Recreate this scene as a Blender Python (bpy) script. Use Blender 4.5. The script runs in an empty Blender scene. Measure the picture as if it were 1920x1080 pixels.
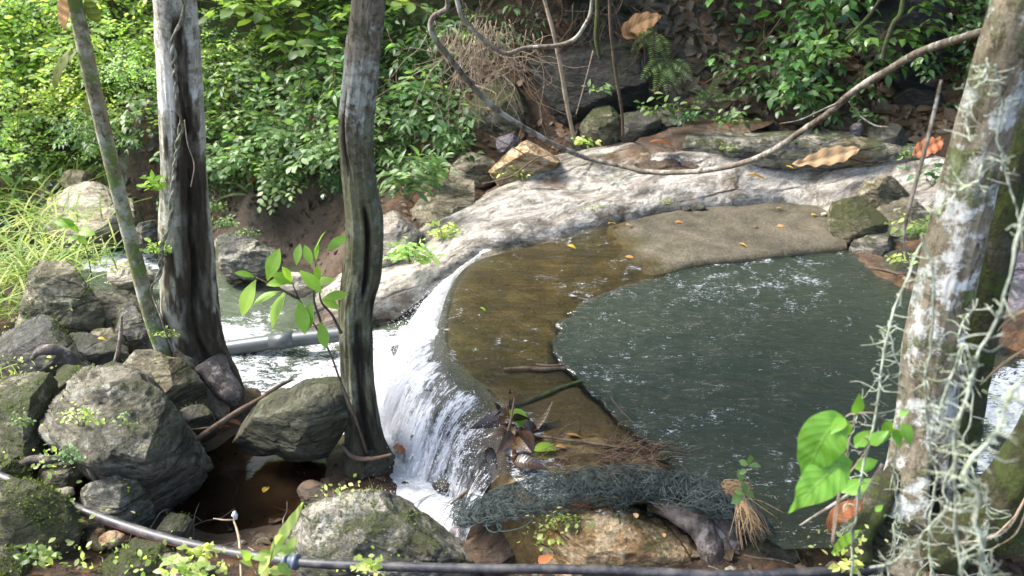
import bpy, math, random
import numpy as np
from mathutils import Vector
random.seed(7); R0 = np.random.RandomState(11)
SC = bpy.context.scene
# ---------------------------------------------------------------- camera
H = 2.2; PITCH = math.radians(25.0); LENS = 28.0
F = LENS / 36.0 * 1920
cam_d = bpy.data.cameras.new('camera'); cam = bpy.data.objects.new('camera', cam_d)
SC.collection.objects.link(cam); SC.camera = cam
cam.location = (0, 0, H); cam.rotation_euler = (math.pi/2 - PITCH, 0, 0)
cam_d.lens = LENS; cam_d.sensor_width = 36; cam_d.clip_start = .05; cam_d.clip_end = 300
cam_d.dof.use_dof = True; cam_d.dof.focus_distance = 4.2; cam_d.dof.aperture_fstop = 2.4
# ---------------------------------------------------------------- sky, sun, exposure
SUN_EL, SUN_AZ = math.radians(50), math.radians(-80)      # azimuth from +Y towards +X
w = bpy.data.worlds.new('World'); SC.world = w; w.use_nodes = True
nt = w.node_tree; bg = nt.nodes['Background']
sky = nt.nodes.new('ShaderNodeTexSky'); sky.sky_type = 'NISHITA'; sky.sun_disc = False
sky.sun_elevation = SUN_EL; sky.sun_rotation = SUN_AZ; sky.dust_density = 3.0; sky.air_density = 1.0
nt.links.new(sky.outputs[0], bg.inputs[0]); bg.inputs[1].default_value = .15
sd = bpy.data.lights.new('sun', 'SUN'); sd.energy = 2.05; sd.angle = math.radians(15); sd.color = (1, .975, .93)
so = bpy.data.objects.new('sun', sd); SC.collection.objects.link(so)
sdir = Vector((math.sin(SUN_AZ)*math.cos(SUN_EL), math.cos(SUN_AZ)*math.cos(SUN_EL), math.sin(SUN_EL)))
so.rotation_euler = sdir.to_track_quat('Z', 'Y').to_euler(); so.location = (-6, 5, 12)
SC.view_settings.view_transform = 'Standard'; SC.view_settings.look = 'None'
SC.view_settings.exposure = 2.2; SC.view_settings.gamma = 1
SC.render.engine = 'CYCLES'
SC.cycles.max_bounces = 6; SC.cycles.diffuse_bounces = 3; SC.cycles.glossy_bounces = 3
SC.cycles.transmission_bounces = 4; SC.cycles.transparent_max_bounces = 12
SC.cycles.use_denoising = True
# ---------------------------------------------------------------- pixel helpers (design pixels of the photo -> world points)
cp, sp = math.cos(PITCH), math.sin(PITCH)
FWD = np.array([0, cp, -sp]); UP = np.array([0, sp, cp]); RT = np.array([1., 0, 0]); CAM = np.array([0, 0, H])
def ray(px, py): return RT*((px-960)/F) + FWD + UP*((540-py)/F)
def Z(px, py, z):
    d = ray(px, py); return CAM + d*((z-H)/d[2])
def Y(px, py, y):
    d = ray(px, py); return CAM + d*(y/d[1])
# ---------------------------------------------------------------- noise
def _h(ix, iy, iz, s):
    n = (ix*374761393 + iy*668265263 + iz*1274126177 + s*2246822519) & 0xffffffff
    n = ((n ^ (n >> 13))*1274126177) & 0xffffffff
    n = ((n ^ (n >> 15))*2654435761) & 0xffffffff
    return ((n ^ (n >> 16)) & 0xffffff)/float(0xffffff)*2-1
def vn(P, s=0):
    P = np.asarray(P, float); i = np.floor(P).astype(np.int64); f = P-i; f = f*f*f*(f*(f*6-15)+10)
    x, y, z = i.T; fx, fy, fz = f.T; r = 0
    for a in (0, 1):
        for b in (0, 1):
            for c in (0, 1):
                r = r + _h(x+a, y+b, z+c, s)*(fx if a else 1-fx)*(fy if b else 1-fy)*(fz if c else 1-fz)
    return r
def fbm(P, sc=1., oc=4, s=0, ridged=False):
    P = np.asarray(P, float)*sc; r = 0; a = 1.; t = 0
    for k in range(oc):
        n = vn(P + 17.3*k, s+k)
        r = r + a*((1-2*np.abs(n)) if ridged else n); t += a; a *= .5; P = P*2.03
    return r/t
def sstep(a, b, x):
    t = np.clip((x-a)/(b-a), 0, 1); return t*t*(3-2*t)
def cr(pts, n):
    """Catmull-Rom through rows of pts, n samples spaced by chord length"""
    P = np.asarray(pts, float)
    if len(P) < 3: return P[0] + (P[-1]-P[0])*np.linspace(0, 1, n)[:, None]
    Q = np.vstack([2*P[0]-P[1], P, 2*P[-1]-P[-2]])
    d = np.linalg.norm(np.diff(P, axis=0), axis=1); c = np.concatenate([[0], np.cumsum(d)]); c /= c[-1]
    t = np.linspace(0, 1, n); k = np.clip(np.searchsorted(c, t, side='right')-1, 0, len(P)-2)
    u = ((t-c[k])/np.maximum(c[k+1]-c[k], 1e-9))[:, None]
    a, b, cc, dd = Q[k], Q[k+1], Q[k+2], Q[k+3]
    return .5*((2*b) + (-a+cc)*u + (2*a-5*b+4*cc-dd)*u*u + (-a+3*b-3*cc+dd)*u**3)
def cru(P, t):
    """Catmull-Rom with uniform parameter t in 0..len-1"""
    P = np.asarray(P, float); Q = np.concatenate([[2*P[0]-P[1]], P, [2*P[-1]-P[-2]]])
    k = np.clip(np.floor(t).astype(int), 0, len(P)-2); u = (t-k).reshape((-1,)+(1,)*(P.ndim-1))
    a, b, c, d = Q[k], Q[k+1], Q[k+2], Q[k+3]
    return .5*((2*b) + (-a+c)*u + (2*a-5*b+4*c-d)*u*u + (-a+3*b-3*c+d)*u**3)
def nrm(v): return v/np.maximum(np.linalg.norm(v, axis=-1, keepdims=True), 1e-9)
# ---------------------------------------------------------------- objects
COL = SC.collection
def facing(VF, fn):
    V, Fc = VF; N = np.cross(V[Fc[:, 2]]-V[Fc[:, 0]], V[Fc[:, 3]]-V[Fc[:, 1]]); c = V[Fc].mean(1)
    return (V, Fc[:, ::-1].copy()) if (N*fn(c)).sum() < 0 else (V, Fc)
def meta(o, label=None, cat=None, group=None, kind=None):
    if label: o['label'] = label
    if cat: o['category'] = cat
    if group: o['group'] = group
    if kind: o['kind'] = kind
    return o
def mk_mesh(name, V, Fc, mat, attrs=None, smooth=True):
    V = np.ascontiguousarray(V, np.float32); Fc = np.ascontiguousarray(Fc, np.int32)
    k = Fc.shape[1]; me = bpy.data.meshes.new(name)
    me.vertices.add(len(V)); me.vertices.foreach_set('co', V.ravel())
    me.loops.add(Fc.size); me.loops.foreach_set('vertex_index', Fc.ravel())
    me.polygons.add(len(Fc)); me.polygons.foreach_set('loop_start', np.arange(0, Fc.size, k, dtype=np.int32))
    me.polygons.foreach_set('loop_total', np.full(len(Fc), k, np.int32))
    if smooth: me.polygons.foreach_set('use_smooth', np.ones(len(Fc), bool))
    me.update(calc_edges=True)
    for a, v in (attrs or {}).items():
        v = np.ascontiguousarray(v, np.float32)
        if v.ndim == 1:
            at = me.attributes.new(a, 'FLOAT', 'POINT'); at.data.foreach_set('value', v)
        else:
            at = me.attributes.new(a, 'FLOAT_VECTOR', 'POINT'); at.data.foreach_set('vector', v.ravel())
    me.materials.append(mat)
    return me
def thing(name, label, cat, loc, group=None, kind=None):
    o = bpy.data.objects.new(name, None); COL.objects.link(o); o.location = loc; o.empty_display_size = .1
    return meta(o, label, cat, group, kind)
def part(name, VF, mat, parent=None, attrs=None, loc=None, smooth=True, label=None):
    V, Fc = VF[:2]; 
    base = np.array(loc if loc is not None else (0, 0, 0), float)
    if parent is not None:
        q = parent; base = np.zeros(3)
        while q is not None: base = base + np.array(q.location); q = q.parent
    me = mk_mesh(name, V-base, Fc, mat, attrs, smooth)
    o = bpy.data.objects.new(name, me); COL.objects.link(o)
    if parent is not None: o.parent = parent
    else: o.location = base
    if label: o['label'] = label
    return o
def solo(name, VF, mat, label, cat=None, group=None, kind=None, attrs=None, loc=None, smooth=True):
    if loc is None:
        V = VF[0]; loc = ((V[:, 0].min()+V[:, 0].max())/2, (V[:, 1].min()+V[:, 1].max())/2, V[:, 2].min())
    return meta(part(name, VF, mat, None, attrs, loc, smooth), label, cat, group, kind)
def dup(o, loc, rz=0, sc=1, label=None, parent=None, top=True):
    c = o.copy(); COL.objects.link(c); c.parent = parent
    if top:
        c.location = loc; c.rotation_euler = (0, 0, rz); c.scale = (sc, sc, sc)
        if label: c['label'] = label
    for ch in list(o.children): dup(ch, None, parent=c, top=False)
    return c
def cat(parts):
    Vs, Fs, n = [], [], 0
    for V, Fc in parts:
        Vs.append(V); Fs.append(Fc+n); n += len(V)
    return np.vstack(Vs), np.vstack(Fs)
def gridF(nr, nc, wrap=False):
    r = np.arange(nr-1)[:, None]; m = nc if wrap else nc-1; c = np.arange(m)[None, :]; c2 = (c+1) % nc
    return np.stack([r*nc+c, r*nc+c2, (r+1)*nc+c2, (r+1)*nc+c], -1).reshape(-1, 4)
def frames(P):
    T = nrm(np.gradient(P, axis=0)); E1 = np.zeros_like(P)
    e = np.cross(T[0], [0, 0, 1.]); 
    if np.linalg.norm(e) < .1: e = np.array([1., 0, 0])
    e = e - T[0]*e.dot(T[0]); e /= np.linalg.norm(e); E1[0] = e
    for i in range(1, len(P)):
        e = E1[i-1] - T[i]*E1[i-1].dot(T[i]); E1[i] = e/max(np.linalg.norm(e), 1e-9)
    return T, E1, np.cross(T, E1)
def tube(P, r, sides=6, cap=True, n=None, noise=0, nsc=20, seed=0):
    """path rows (x,y,z) or (x,y,z,r)"""
    P = np.asarray(P, float)
    if n: 
        Q = np.column_stack([P, np.broadcast_to(r, len(P))]) if P.shape[1] == 3 else P
        Q = cr(Q, n); P = Q[:, :3]; r = np.maximum(Q[:, 3], 1e-4)
    elif P.shape[1] == 4: r = P[:, 3]; P = P[:, :3]
    r = np.broadcast_to(np.asarray(r, float), len(P)).copy()
    if cap:
        P = np.vstack([P[0]-(P[1]-P[0])*1e-3, P, P[-1]+(P[-1]-P[-2])*1e-3]); r = np.concatenate([[r[0]*.03], r, [r[-1]*.03]])
    T, A, B = frames(P); th = np.linspace(0, 2*np.pi, sides, endpoint=False)
    D = A[:, None]*np.cos(th)[None, :, None] + B[:, None]*np.sin(th)[None, :, None]
    rr = r[:, None]*np.ones(sides)
    if noise:
        q = (P[:, None]+D*r[:, None, None]).reshape(-1, 3)
        rr = rr*(1+noise*fbm(q, nsc, 3, seed).reshape(rr.shape))
    V = P[:, None] + D*rr[:, :, None]
    return V.reshape(-1, 3), gridF(len(P), sides, True)
def pxp(rows):
    """rows (px,py,y,r) -> (x,y,z,r)"""
    return np.array([list(Y(a, b, c))+[r] for a, b, c, r in rows])
_cs = {}
def cube_sphere(n):
    if n in _cs: return _cs[n]
    g = np.tan(np.linspace(-np.pi/4, np.pi/4, n+1)); a, b = np.meshgrid(g, g, indexing='ij'); o = np.ones_like(a)
    Vs, Fs, k = [], [], 0; f = gridF(n+1, n+1)
    for (X, fl) in (((o, a, b), 0), ((-o, a, b), 1), ((a, o, b), 1), ((a, -o, b), 0), ((a, b, o), 0), ((a, b, -o), 1)):
        Vs.append(np.stack([q.ravel() for q in X], 1)); Fs.append((f[:, ::-1] if fl else f)+k); k += (n+1)**2
    V = nrm(np.vstack(Vs)); Fc = np.vstack(Fs)
    key = np.round(V*1e5).astype(np.int64); _, idx, inv = np.unique(key, axis=0, return_index=True, return_inverse=True)
    inv = inv.ravel(); _cs[n] = (V[idx], inv[Fc]); return _cs[n]
# ---------------------------------------------------------------- materials
class NB:
    def __init__(s, name):
        s.m = bpy.data.materials.new(name); s.m.use_nodes = True; s.t = s.m.node_tree; s.t.nodes.clear()
        s.out = s.n('OutputMaterial')
    def n(s, ty, **kw):
        nd = s.t.nodes.new('ShaderNode'+ty)
        for k, v in kw.items(): setattr(nd, k, v)
        return nd
    def L(s, a, b): s.t.links.new(a, b)
    def S(s, sock, v):
        if isinstance(v, bpy.types.NodeSocket): s.L(v, sock)
        elif isinstance(v, (tuple, list)) and len(v) == 3 and sock.type == 'RGBA': sock.default_value = (*v, 1)
        else: sock.default_value = v
    def obj(s): return s.n('TexCoord').outputs['Object']
    def geo(s): return s.n('NewGeometry')
    def attr(s, nm, f=True):
        a = s.n('Attribute'); a.attribute_name = nm; return a.outputs['Fac' if f else 'Vector']
    def scale(s, v, sc, rot=(0, 0, 0), tex=False):
        m = s.n('Mapping'); m.vector_type = 'TEXTURE' if tex else 'POINT'; s.L(v, m.inputs[0]); m.inputs['Scale'].default_value = sc; m.inputs['Rotation'].default_value = rot; return m.outputs[0]
    def noise(s, v, sc, det=6, rough=.6, dist=0, col=False):
        t = s.n('TexNoise'); s.L(v, t.inputs['Vector']); t.inputs['Scale'].default_value = sc
        t.inputs['Detail'].default_value = det; t.inputs['Roughness'].default_value = rough; t.inputs['Distortion'].default_value = dist
        return t.outputs['Color' if col else 'Fac']
    def vor(s, v, sc, feat='F1', rnd=1., out='Distance'):
        t = s.n('TexVoronoi', feature=feat); s.L(v, t.inputs['Vector']); t.inputs['Scale'].default_value = sc; t.inputs['Randomness'].default_value = rnd
        return t.outputs[out]
    def ramp(s, f, stops, interp='LINEAR'):
        r = s.n('ValToRGB'); cr_ = r.color_ramp; cr_.interpolation = interp
        while len(cr_.elements) < len(stops): cr_.elements.new(.5)
        for e, (p, c) in zip(cr_.elements, stops):
            e.position = p; e.color = (*c, 1) if isinstance(c, (tuple, list)) else (c, c, c, 1)
        s.L(f, r.inputs[0]); return r.outputs[0]
    def mr(s, f, a, b, c=0., d=1., smooth=False):
        m = s.n('MapRange'); m.interpolation_type = 'SMOOTHSTEP' if smooth else 'LINEAR'
        s.S(m.inputs[0], f)
        for i, v in enumerate((a, b, c, d)): m.inputs[i+1].default_value = v
        return m.outputs[0]
    def math(s, op, a, b=0., clamp=False):
        m = s.n('Math', operation=op); m.use_clamp = clamp; s.S(m.inputs[0], a); s.S(m.inputs[1], b); return m.outputs[0]
    def mix(s, f, a, b, mode='MIX'):
        m = s.n('Mix', data_type='RGBA', blend_type=mode); s.S(m.inputs[0], f); s.S(m.inputs[6], a); s.S(m.inputs[7], b); return m.outputs[2]
    def bump(s, h, st=.5, d=.02, nrm_=None):
        b = s.n('Bump'); s.L(h, b.inputs['Height']); b.inputs['Strength'].default_value = st; b.inputs['Distance'].default_value = d
        if nrm_ is not None: s.L(nrm_, b.inputs['Normal'])
        return b.outputs[0]
    def pr(s, col, rough=.8, spec=.5, normal=None, **kw):
        p = s.n('BsdfPrincipled'); s.S(p.inputs['Base Color'], col); s.S(p.inputs['Roughness'], rough)
        s.S(p.inputs['Specular IOR Level'], spec)
        if normal is not None: s.L(normal, p.inputs['Normal'])
        for k, v in kw.items(): s.S(p.inputs[k.replace('_', ' ')], v)
        return p.outputs[0]
    def mixs(s, f, a, b):
        m = s.n('MixShader'); s.S(m.inputs[0], f); s.L(a, m.inputs[1]); s.L(b, m.inputs[2]); return m.outputs[0]
    def done(s, sh): s.L(sh, s.out.inputs[0]); return s.m
def nz(b):   # upward component of the shading normal
    x = b.n('SeparateXYZ'); b.L(b.geo().outputs['Normal'], x.inputs[0]); return x.outputs[2]
def rock_mat(name, dark, mid, light, stain=(.22, .12, .05), stain_amt=.3, moss=.3, lichen=.3, wet=0., sc=1., band=(1, 1, 3), rot=(.5, .3, .2), mossc=(.042, .05, .018), crack=.6, tex=False):
    b = NB(name); o = b.obj(); o = b.scale(o, (sc, sc, sc))
    bd = b.scale(o, band, rot, tex)
    n1 = b.noise(bd, 3.2, 10, .62, .6); n2 = b.noise(o, 1.7, 5, .6, .3); n3 = b.noise(o, 26, 8, .7)
    n4 = b.noise(bd, 9, 8, .7, 1.2)
    c = b.ramp(n1, [(.32, dark), (.45, mid), (.56, light), (.64, mid), (.74, dark)])
    c = b.mix(b.mr(n4, .48, .62), c, b.mix(.5, c, dark))
    c = b.mix(b.math('MULTIPLY', b.mr(n2, .55, .68), stain_amt*1.6, True), c, stain)
    c = b.mix(b.mr(n3, .35, .7, .0, .55), c, b.mix(.6, c, dark))
    v = b.vor(b.mix(.1, bd, b.noise(o, 4, 4, .6, 0, True)), 2.6, 'DISTANCE_TO_EDGE')
    ck = b.math('MULTIPLY', b.mr(v, .0, .05, 1, 0), b.mr(n2, .42, .6))
    c = b.mix(b.math('MULTIPLY', ck, crack), c, (.012, .011, .008))
    g9 = b.noise(o, 85, 4, .8); c = b.mix(b.mr(g9, .52, .62, 0, .55), c, b.mix(1, c, (.3, .3, .28), 'MULTIPLY'))
    c = b.mix(b.mr(b.noise(bd, 7, 9, .8, 2.), .55, .6, 0, .7), c, b.mix(1, c, (.22, .21, .17), 'MULTIPLY'))
    ln = b.noise(o, 5.5, 7, .75, .2)
    c = b.mix(b.math('MULTIPLY', b.mr(ln, .56, .63), lichen*1.4, True), c, (.5, .52, .46))
    ms = b.math('MULTIPLY', b.mr(b.noise(o, 3.1, 9, .75), .60-.24*moss, .66-.22*moss), b.mr(nz(b), -.1, .6), True)
    mcol = b.mix(b.noise(o, 60, 4, .7), mossc, (mossc[0]*1.5, mossc[1]*1.5, mossc[2]*1.3))
    c = b.mix(b.math('MULTIPLY', ms, min(1, moss*1.8)), c, mcol)
    c = b.mix(b.math('MULTIPLY', b.attr('crev'), b.mr(n3, .2, .5, .4, 1)), c, (.014, .012, .007))
    if wet: c = b.mix(wet*.6, c, b.mix(1, c, (.35, .33, .3), 'MULTIPLY'))
    oi = b.n('ObjectInfo').outputs['Random']; c = b.mix(1, c, b.ramp(oi, [(0, (.8, .8, .82)), (.25, (1.15, 1.05, .9)), (.5, (.95, .92, .8)), (.75, (1.2, 1.18, 1.1)), (1, (.85, .78, .68))]), 'MULTIPLY')
    sx = b.n('SeparateXYZ'); b.L(b.geo().outputs['Position'], sx.inputs[0]); sy = b.n('SeparateXYZ'); b.L(b.geo().outputs['Position'], sy.inputs[0])
    wl = b.math('MULTIPLY', b.mr(b.math('ADD', sx.outputs[2], b.math('MULTIPLY', n2, .14)), -.36, -.30, 1, 0), b.mr(sy.outputs[0], .6, .9, 1, 0))
    c = b.mix(b.math('MULTIPLY', wl, .75), c, b.mix(1, c, (.3, .28, .24), 'MULTIPLY'))
    h = b.math('ADD', b.math('MULTIPLY', n1, .6), b.math('MULTIPLY', n4, .35))
    h = b.math('ADD', h, b.math('MULTIPLY', n3, .22)); h = b.math('SUBTRACT', h, b.math('MULTIPLY', ck, .35))
    h = b.math('ADD', h, b.math('MULTIPLY', b.math('MULTIPLY', ms, b.noise(o, 90, 3, .8)), .5*moss))
    rough = b.mr(n3, .3, .7, .8-.62*wet, .95-.55*wet)
    return b.done(b.pr(c, rough, .35+.4*wet, b.bump(h, 1., .075)))
M = {}
M['rock_grey'] = rock_mat('rock_grey', (.04, .038, .025), (.125, .115, .08), (.27, .25, .19), moss=.35, lichen=.3)
M['rock_mossy'] = rock_mat('rock_mossy', (.03, .03, .018), (.10, .095, .062), (.24, .22, .165), moss=.8, lichen=.35, stain_amt=.15)
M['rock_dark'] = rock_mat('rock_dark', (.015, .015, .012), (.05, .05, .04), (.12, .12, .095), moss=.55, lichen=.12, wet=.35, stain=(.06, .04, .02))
M['rock_shade_black'] = rock_mat('rock_shade_black', (.004, .004, .004), (.013, .013, .011), (.035, .034, .028), moss=.35, lichen=.04, wet=.2, stain=(.03, .02, .01))  # near-black copy of rock_dark, deep shade of the bank painted into its colour
M['rock_wedge'] = rock_mat('rock_wedge', (.022, .023, .014), (.06, .06, .035), (.13, .13, .085), moss=.45, lichen=.1, mossc=(.05, .07, .018), stain=(.05, .04, .02), crack=.1)
M['rock_pale'] = rock_mat('rock_pale', (.12, .105, .085), (.35, .315, .27), (.60, .565, .50), stain=(.26, .15, .075), stain_amt=.6, moss=.2, lichen=.35, crack=.35, band=(1, 1, 4), rot=(.2, .35, .5))
M['rock_slab'] = rock_mat('rock_slab', (.08, .07, .056), (.29, .26, .22), (.60, .57, .51), stain=(.20, .12, .065), stain_amt=.7, moss=.2, lichen=.5, band=(1.7, .6, .7), rot=(0, 0, .42), crack=.6, tex=True)
M['rock_orange'] = rock_mat('rock_orange', (.07, .05, .03), (.33, .20, .10), (.58, .47, .32), stain=(.45, .22, .08), stain_amt=.8, moss=.4, lichen=.25, sc=1.6)
M['rock_bluish'] = rock_mat('rock_bluish', (.035, .035, .034), (.12, .12, .112), (.34, .32, .27), stain=(.3, .2, .1), stain_amt=.35, moss=.5, lichen=.35, sc=1.3)
M['rock_wet_brown'] = rock_mat('rock_wet_brown', (.02, .012, .006), (.10, .055, .022), (.17, .10, .05), stain=(.2, .09, .03), stain_amt=.55, moss=.1, lichen=.05, wet=.9)
M['rock_purple'] = rock_mat('rock_purple', (.04, .036, .045), (.15, .13, .16), (.34, .31, .35), stain=(.25, .14, .09), moss=.15, lichen=.1, wet=.5)

b = NB('soil'); o = b.obj()
n = b.noise(o, 2.2, 8, .65); n2 = b.noise(o, 22, 8, .75); v = b.vor(b.mix(.15, o, b.noise(o, 9, 3, .6, 0, True)), 17, 'F1', 1, 'Color')
c = b.ramp(n, [(.3, (.014, .010, .007)), (.5, (.033, .022, .014)), (.7, (.065, .045, .028))])
c = b.mix(b.mr(n2, .45, .7), c, (.09, .055, .032))
lit = b.n('SeparateColor'); b.L(v, lit.inputs[0])
c = b.mix(b.math('MULTIPLY', b.mr(lit.outputs[0], .6, .75), b.mr(n2, .4, .6)), c, (.12, .06, .025))
c = b.mix(b.math('MULTIPLY', b.attr('green'), b.mr(b.noise(o, 5, 8, .7), .35, .55)), c, (.03, .05, .012))
c = b.mix(b.attr('mud'), c, b.ramp(b.noise(o, 6, 10, .7, .5), [(.3, (.04, .027, .017)), (.6, (.10, .068, .044)), (.8, (.15, .11, .075))]))
h = b.math('ADD', n2, b.math('MULTIPLY', lit.outputs[1], .4))
M['soil'] = b.done(b.pr(c, b.mr(b.attr('mud'), 0, 1, .9, .45), .3, b.bump(h, .8, .03)))

def leaf_mat(name, cols, trans=.45, rough=.38, spec=.5, vein=.3, spots=0.):
    """cols: stops over the per-leaf random 'rnd'; 'lu' is (along, across) on the leaf"""
    b = NB(name); c = b.ramp(b.attr('rnd'), [(i/(len(cols)-1), q) for i, q in enumerate(cols)])
    if len(cols) == 4 and name[:9] in ('leaf_mid', 'leaf_brig', 'leaf_dark'):
        oi = b.n('ObjectInfo').outputs['Random']; c = b.mix(1, c, b.ramp(oi, [(0, (.6, .75, .6)), (.3, (1.25, 1.05, .7)), (.55, (.8, .95, 1.)), (.8, (1.3, 1.2, 1.1)), (1, (.9, .8, .6))]), 'MULTIPLY')
    uv = b.attr('lu', False); x = b.n('SeparateXYZ'); b.L(uv, x.inputs[0])
    ac = b.math('ABSOLUTE', x.outputs[1])
    mid = b.mr(ac, 0, .09, 1, 0)
    sv = b.math('SINE', b.math('MULTIPLY', b.math('SUBTRACT', x.outputs[0], b.math('MULTIPLY', ac, .22)), 62.))
    c2 = b.mix(b.math('MULTIPLY', b.math('MAXIMUM', mid, b.mr(sv, .7, 1)), vein), c, b.mix(.5, c, (.35, .42, .16)))
    c2 = b.mix(b.mr(b.noise(b.obj(), 30, 4, .6), .3, .7, 0, .35), c2, b.mix(1, c2, (.5, .5, .4), 'MULTIPLY'))
    if spots: c2 = b.mix(b.math('MULTIPLY', b.mr(b.noise(b.obj(), 22, 5, .7), .58, .66), spots), c2, (.25, .12, .03))
    bp = b.bump(b.math('ADD', mid, b.math('MULTIPLY', sv, .3)), .25, .004)
    p = b.pr(c2, rough, spec, bp)
    t = b.n('BsdfTranslucent'); b.L(b.mix(1, c2, (1.5, 1.7, .7), 'MULTIPLY'), t.inputs[0])
    return b.done(b.mixs(trans, p, t.outputs[0]))
M['leaf_mid'] = leaf_mat('leaf_mid', [(.045, .095, .035), (.09, .17, .06), (.17, .28, .11), (.30, .40, .20)])
M['leaf_bright'] = leaf_mat('leaf_bright', [(.20, .32, .10), (.34, .48, .18), (.48, .60, .27), (.62, .67, .36)], .58)
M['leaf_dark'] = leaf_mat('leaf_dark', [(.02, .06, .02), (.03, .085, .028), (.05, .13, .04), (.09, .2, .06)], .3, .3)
M['leaf_lime'] = leaf_mat('leaf_lime', [(.14, .28, .03), (.2, .36, .04), (.28, .42, .05)], .5, .4, .4, .5)
M['leaf_grass'] = leaf_mat('leaf_grass', [(.08, .16, .025), (.16, .26, .04), (.3, .36, .08), (.42, .42, .14)], .45, .5, .3, .1)
M['leaf_big'] = leaf_mat('leaf_big', [(.12, .30, .03), (.17, .36, .04)], .42, .4, .4, .5, .35)
M['leaf_dry'] = leaf_mat('leaf_dry', [(.06, .03, .015), (.14, .07, .03), (.25, .13, .055), (.36, .2, .1)], .15, .7, .25, .4)
M['leaf_tan'] = leaf_mat('leaf_tan', [(.33, .20, .11), (.40, .26, .15)], .15, .65, .3, .5)
M['leaf_rust'] = leaf_mat('leaf_rust', [(.26, .08, .03), (.34, .12, .05)], .15, .6, .3, .4)
M['leaf_yellow'] = leaf_mat('leaf_yellow', [(.5, .34, .05), (.6, .45, .08)], .25, .4, .4, .3)
M['leaf_orange'] = leaf_mat('leaf_orange', [(.38, .17, .05), (.48, .27, .12)], .2, .45, .4, .3)
M['leaf_old'] = leaf_mat('leaf_old', [(.10, .12, .02), (.16, .17, .03)], .4, .5, .3, .4, .3)
def bark(name, base, alt, pale, moss=.3, mossc=(.07, .1, .02), palem=.3, fine=1., dk=(.012, .009, .006), str_=.9):
    b = NB(name); o = b.obj(); ve = b.scale(o, (1, 1, .22))
    n1 = b.noise(ve, 18*fine, 10, .7, .4); n2 = b.noise(o, 4.5, 7, .65, .3); n3 = b.noise(o, 50, 6, .7); rg = b.noise(b.scale(o, (1, 1, 7)), 6, 6, .6)
    c = b.mix(b.mr(n1, .38, .6), base, alt)
    c = b.mix(b.mr(b.noise(o, 11, 9, .8, .6), .52, .58, 0, .75), c, b.mix(1, c, (.38, .35, .26), 'MULTIPLY'))
    c = b.mix(b.mr(b.noise(ve, 40, 6, .8, .5), .56, .63, 0, .8), c, b.mix(1, c, (.25, .22, .18), 'MULTIPLY'))
    c = b.mix(b.math('MULTIPLY', b.mr(b.math('ADD', b.math('MULTIPLY', n2, .6), b.math('MULTIPLY', b.noise(o, 16, 6, .75), .4)), .50, .55), palem*1.5, True), c, pale)
    c = b.mix(b.math('MULTIPLY', b.mr(rg, .55, .7), .35), c, b.mix(.5, c, dk))
    mm = b.math('MULTIPLY', b.mr(b.math('ADD', b.noise(o, 7, 8, .75), b.math('MULTIPLY', b.attr('moss'), .3)), .60-.2*moss, .68-.2*moss), 1, True)
    c = b.mix(b.math('MULTIPLY', mm, min(1, .3+moss*1.2)), c, b.mix(n3, mossc, tuple(q*2.2 for q in mossc)))
    c = b.mix(b.attr('dark'), c, b.mix(b.mr(n1, .4, .7), dk, tuple(q*3 for q in dk)))
    h = b.math('ADD', b.math('ADD', b.math('MULTIPLY', n1, .8), b.math('MULTIPLY', n3, .25)), b.math('ADD', b.math('MULTIPLY', rg, .2), b.math('MULTIPLY', mm, .25)))
    return b.done(b.pr(c, .88, .25, b.bump(h, str_, .03)))
M['bark_white'] = bark('bark_white', (.50, .47, .40), (.36, .33, .26), (.68, .66, .6), moss=.2, palem=.5, mossc=(.06, .062, .028), dk=(.02, .015, .009))
M['bark_brown'] = bark('bark_brown', (.12, .10, .07), (.23, .195, .14), (.36, .37, .31), moss=.3, palem=.55, mossc=(.05, .054, .022))
M['bark_thin'] = bark('bark_thin', (.17, .15, .09), (.24, .21, .13), (.5, .52, .42), moss=.5, palem=.3, fine=.6, str_=.5)
M['bark_lichen'] = bark('bark_lichen', (.17, .145, .095), (.28, .24, .165), (.56, .56, .51), moss=.35, palem=.75)
M['bark_moss'] = bark('bark_moss', (.05, .045, .025), (.08, .07, .04), (.3, .3, .25), moss=.8, palem=.1, mossc=(.035, .045, .012))
M['bark_root'] = bark('bark_root', (.07, .055, .045), (.13, .11, .1), (.45, .42, .38), moss=.1, palem=.3)
M['branch'] = bark('branch', (.10, .08, .06), (.18, .15, .115), (.36, .34, .29), moss=.1, palem=.5, fine=1.5, str_=.5)
M['twig'] = bark('twig', (.07, .045, .03), (.12, .08, .055), (.2, .17, .13), moss=.05, palem=.1, str_=.3)
M['twig_pale'] = bark('twig_pale', (.25, .18, .12), (.35, .27, .19), (.45, .4, .33), moss=.0, palem=.2, str_=.3)
M['twig_lichen'] = bark('twig_lichen', (.18, .20, .15), (.28, .31, .24), (.42, .46, .37), moss=.3, palem=.5, mossc=(.15, .18, .08), str_=.5)
M['stem_green'] = bark('stem_green', (.08, .12, .03), (.12, .1, .05), (.2, .25, .1), moss=0, palem=.1, str_=.2)

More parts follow.
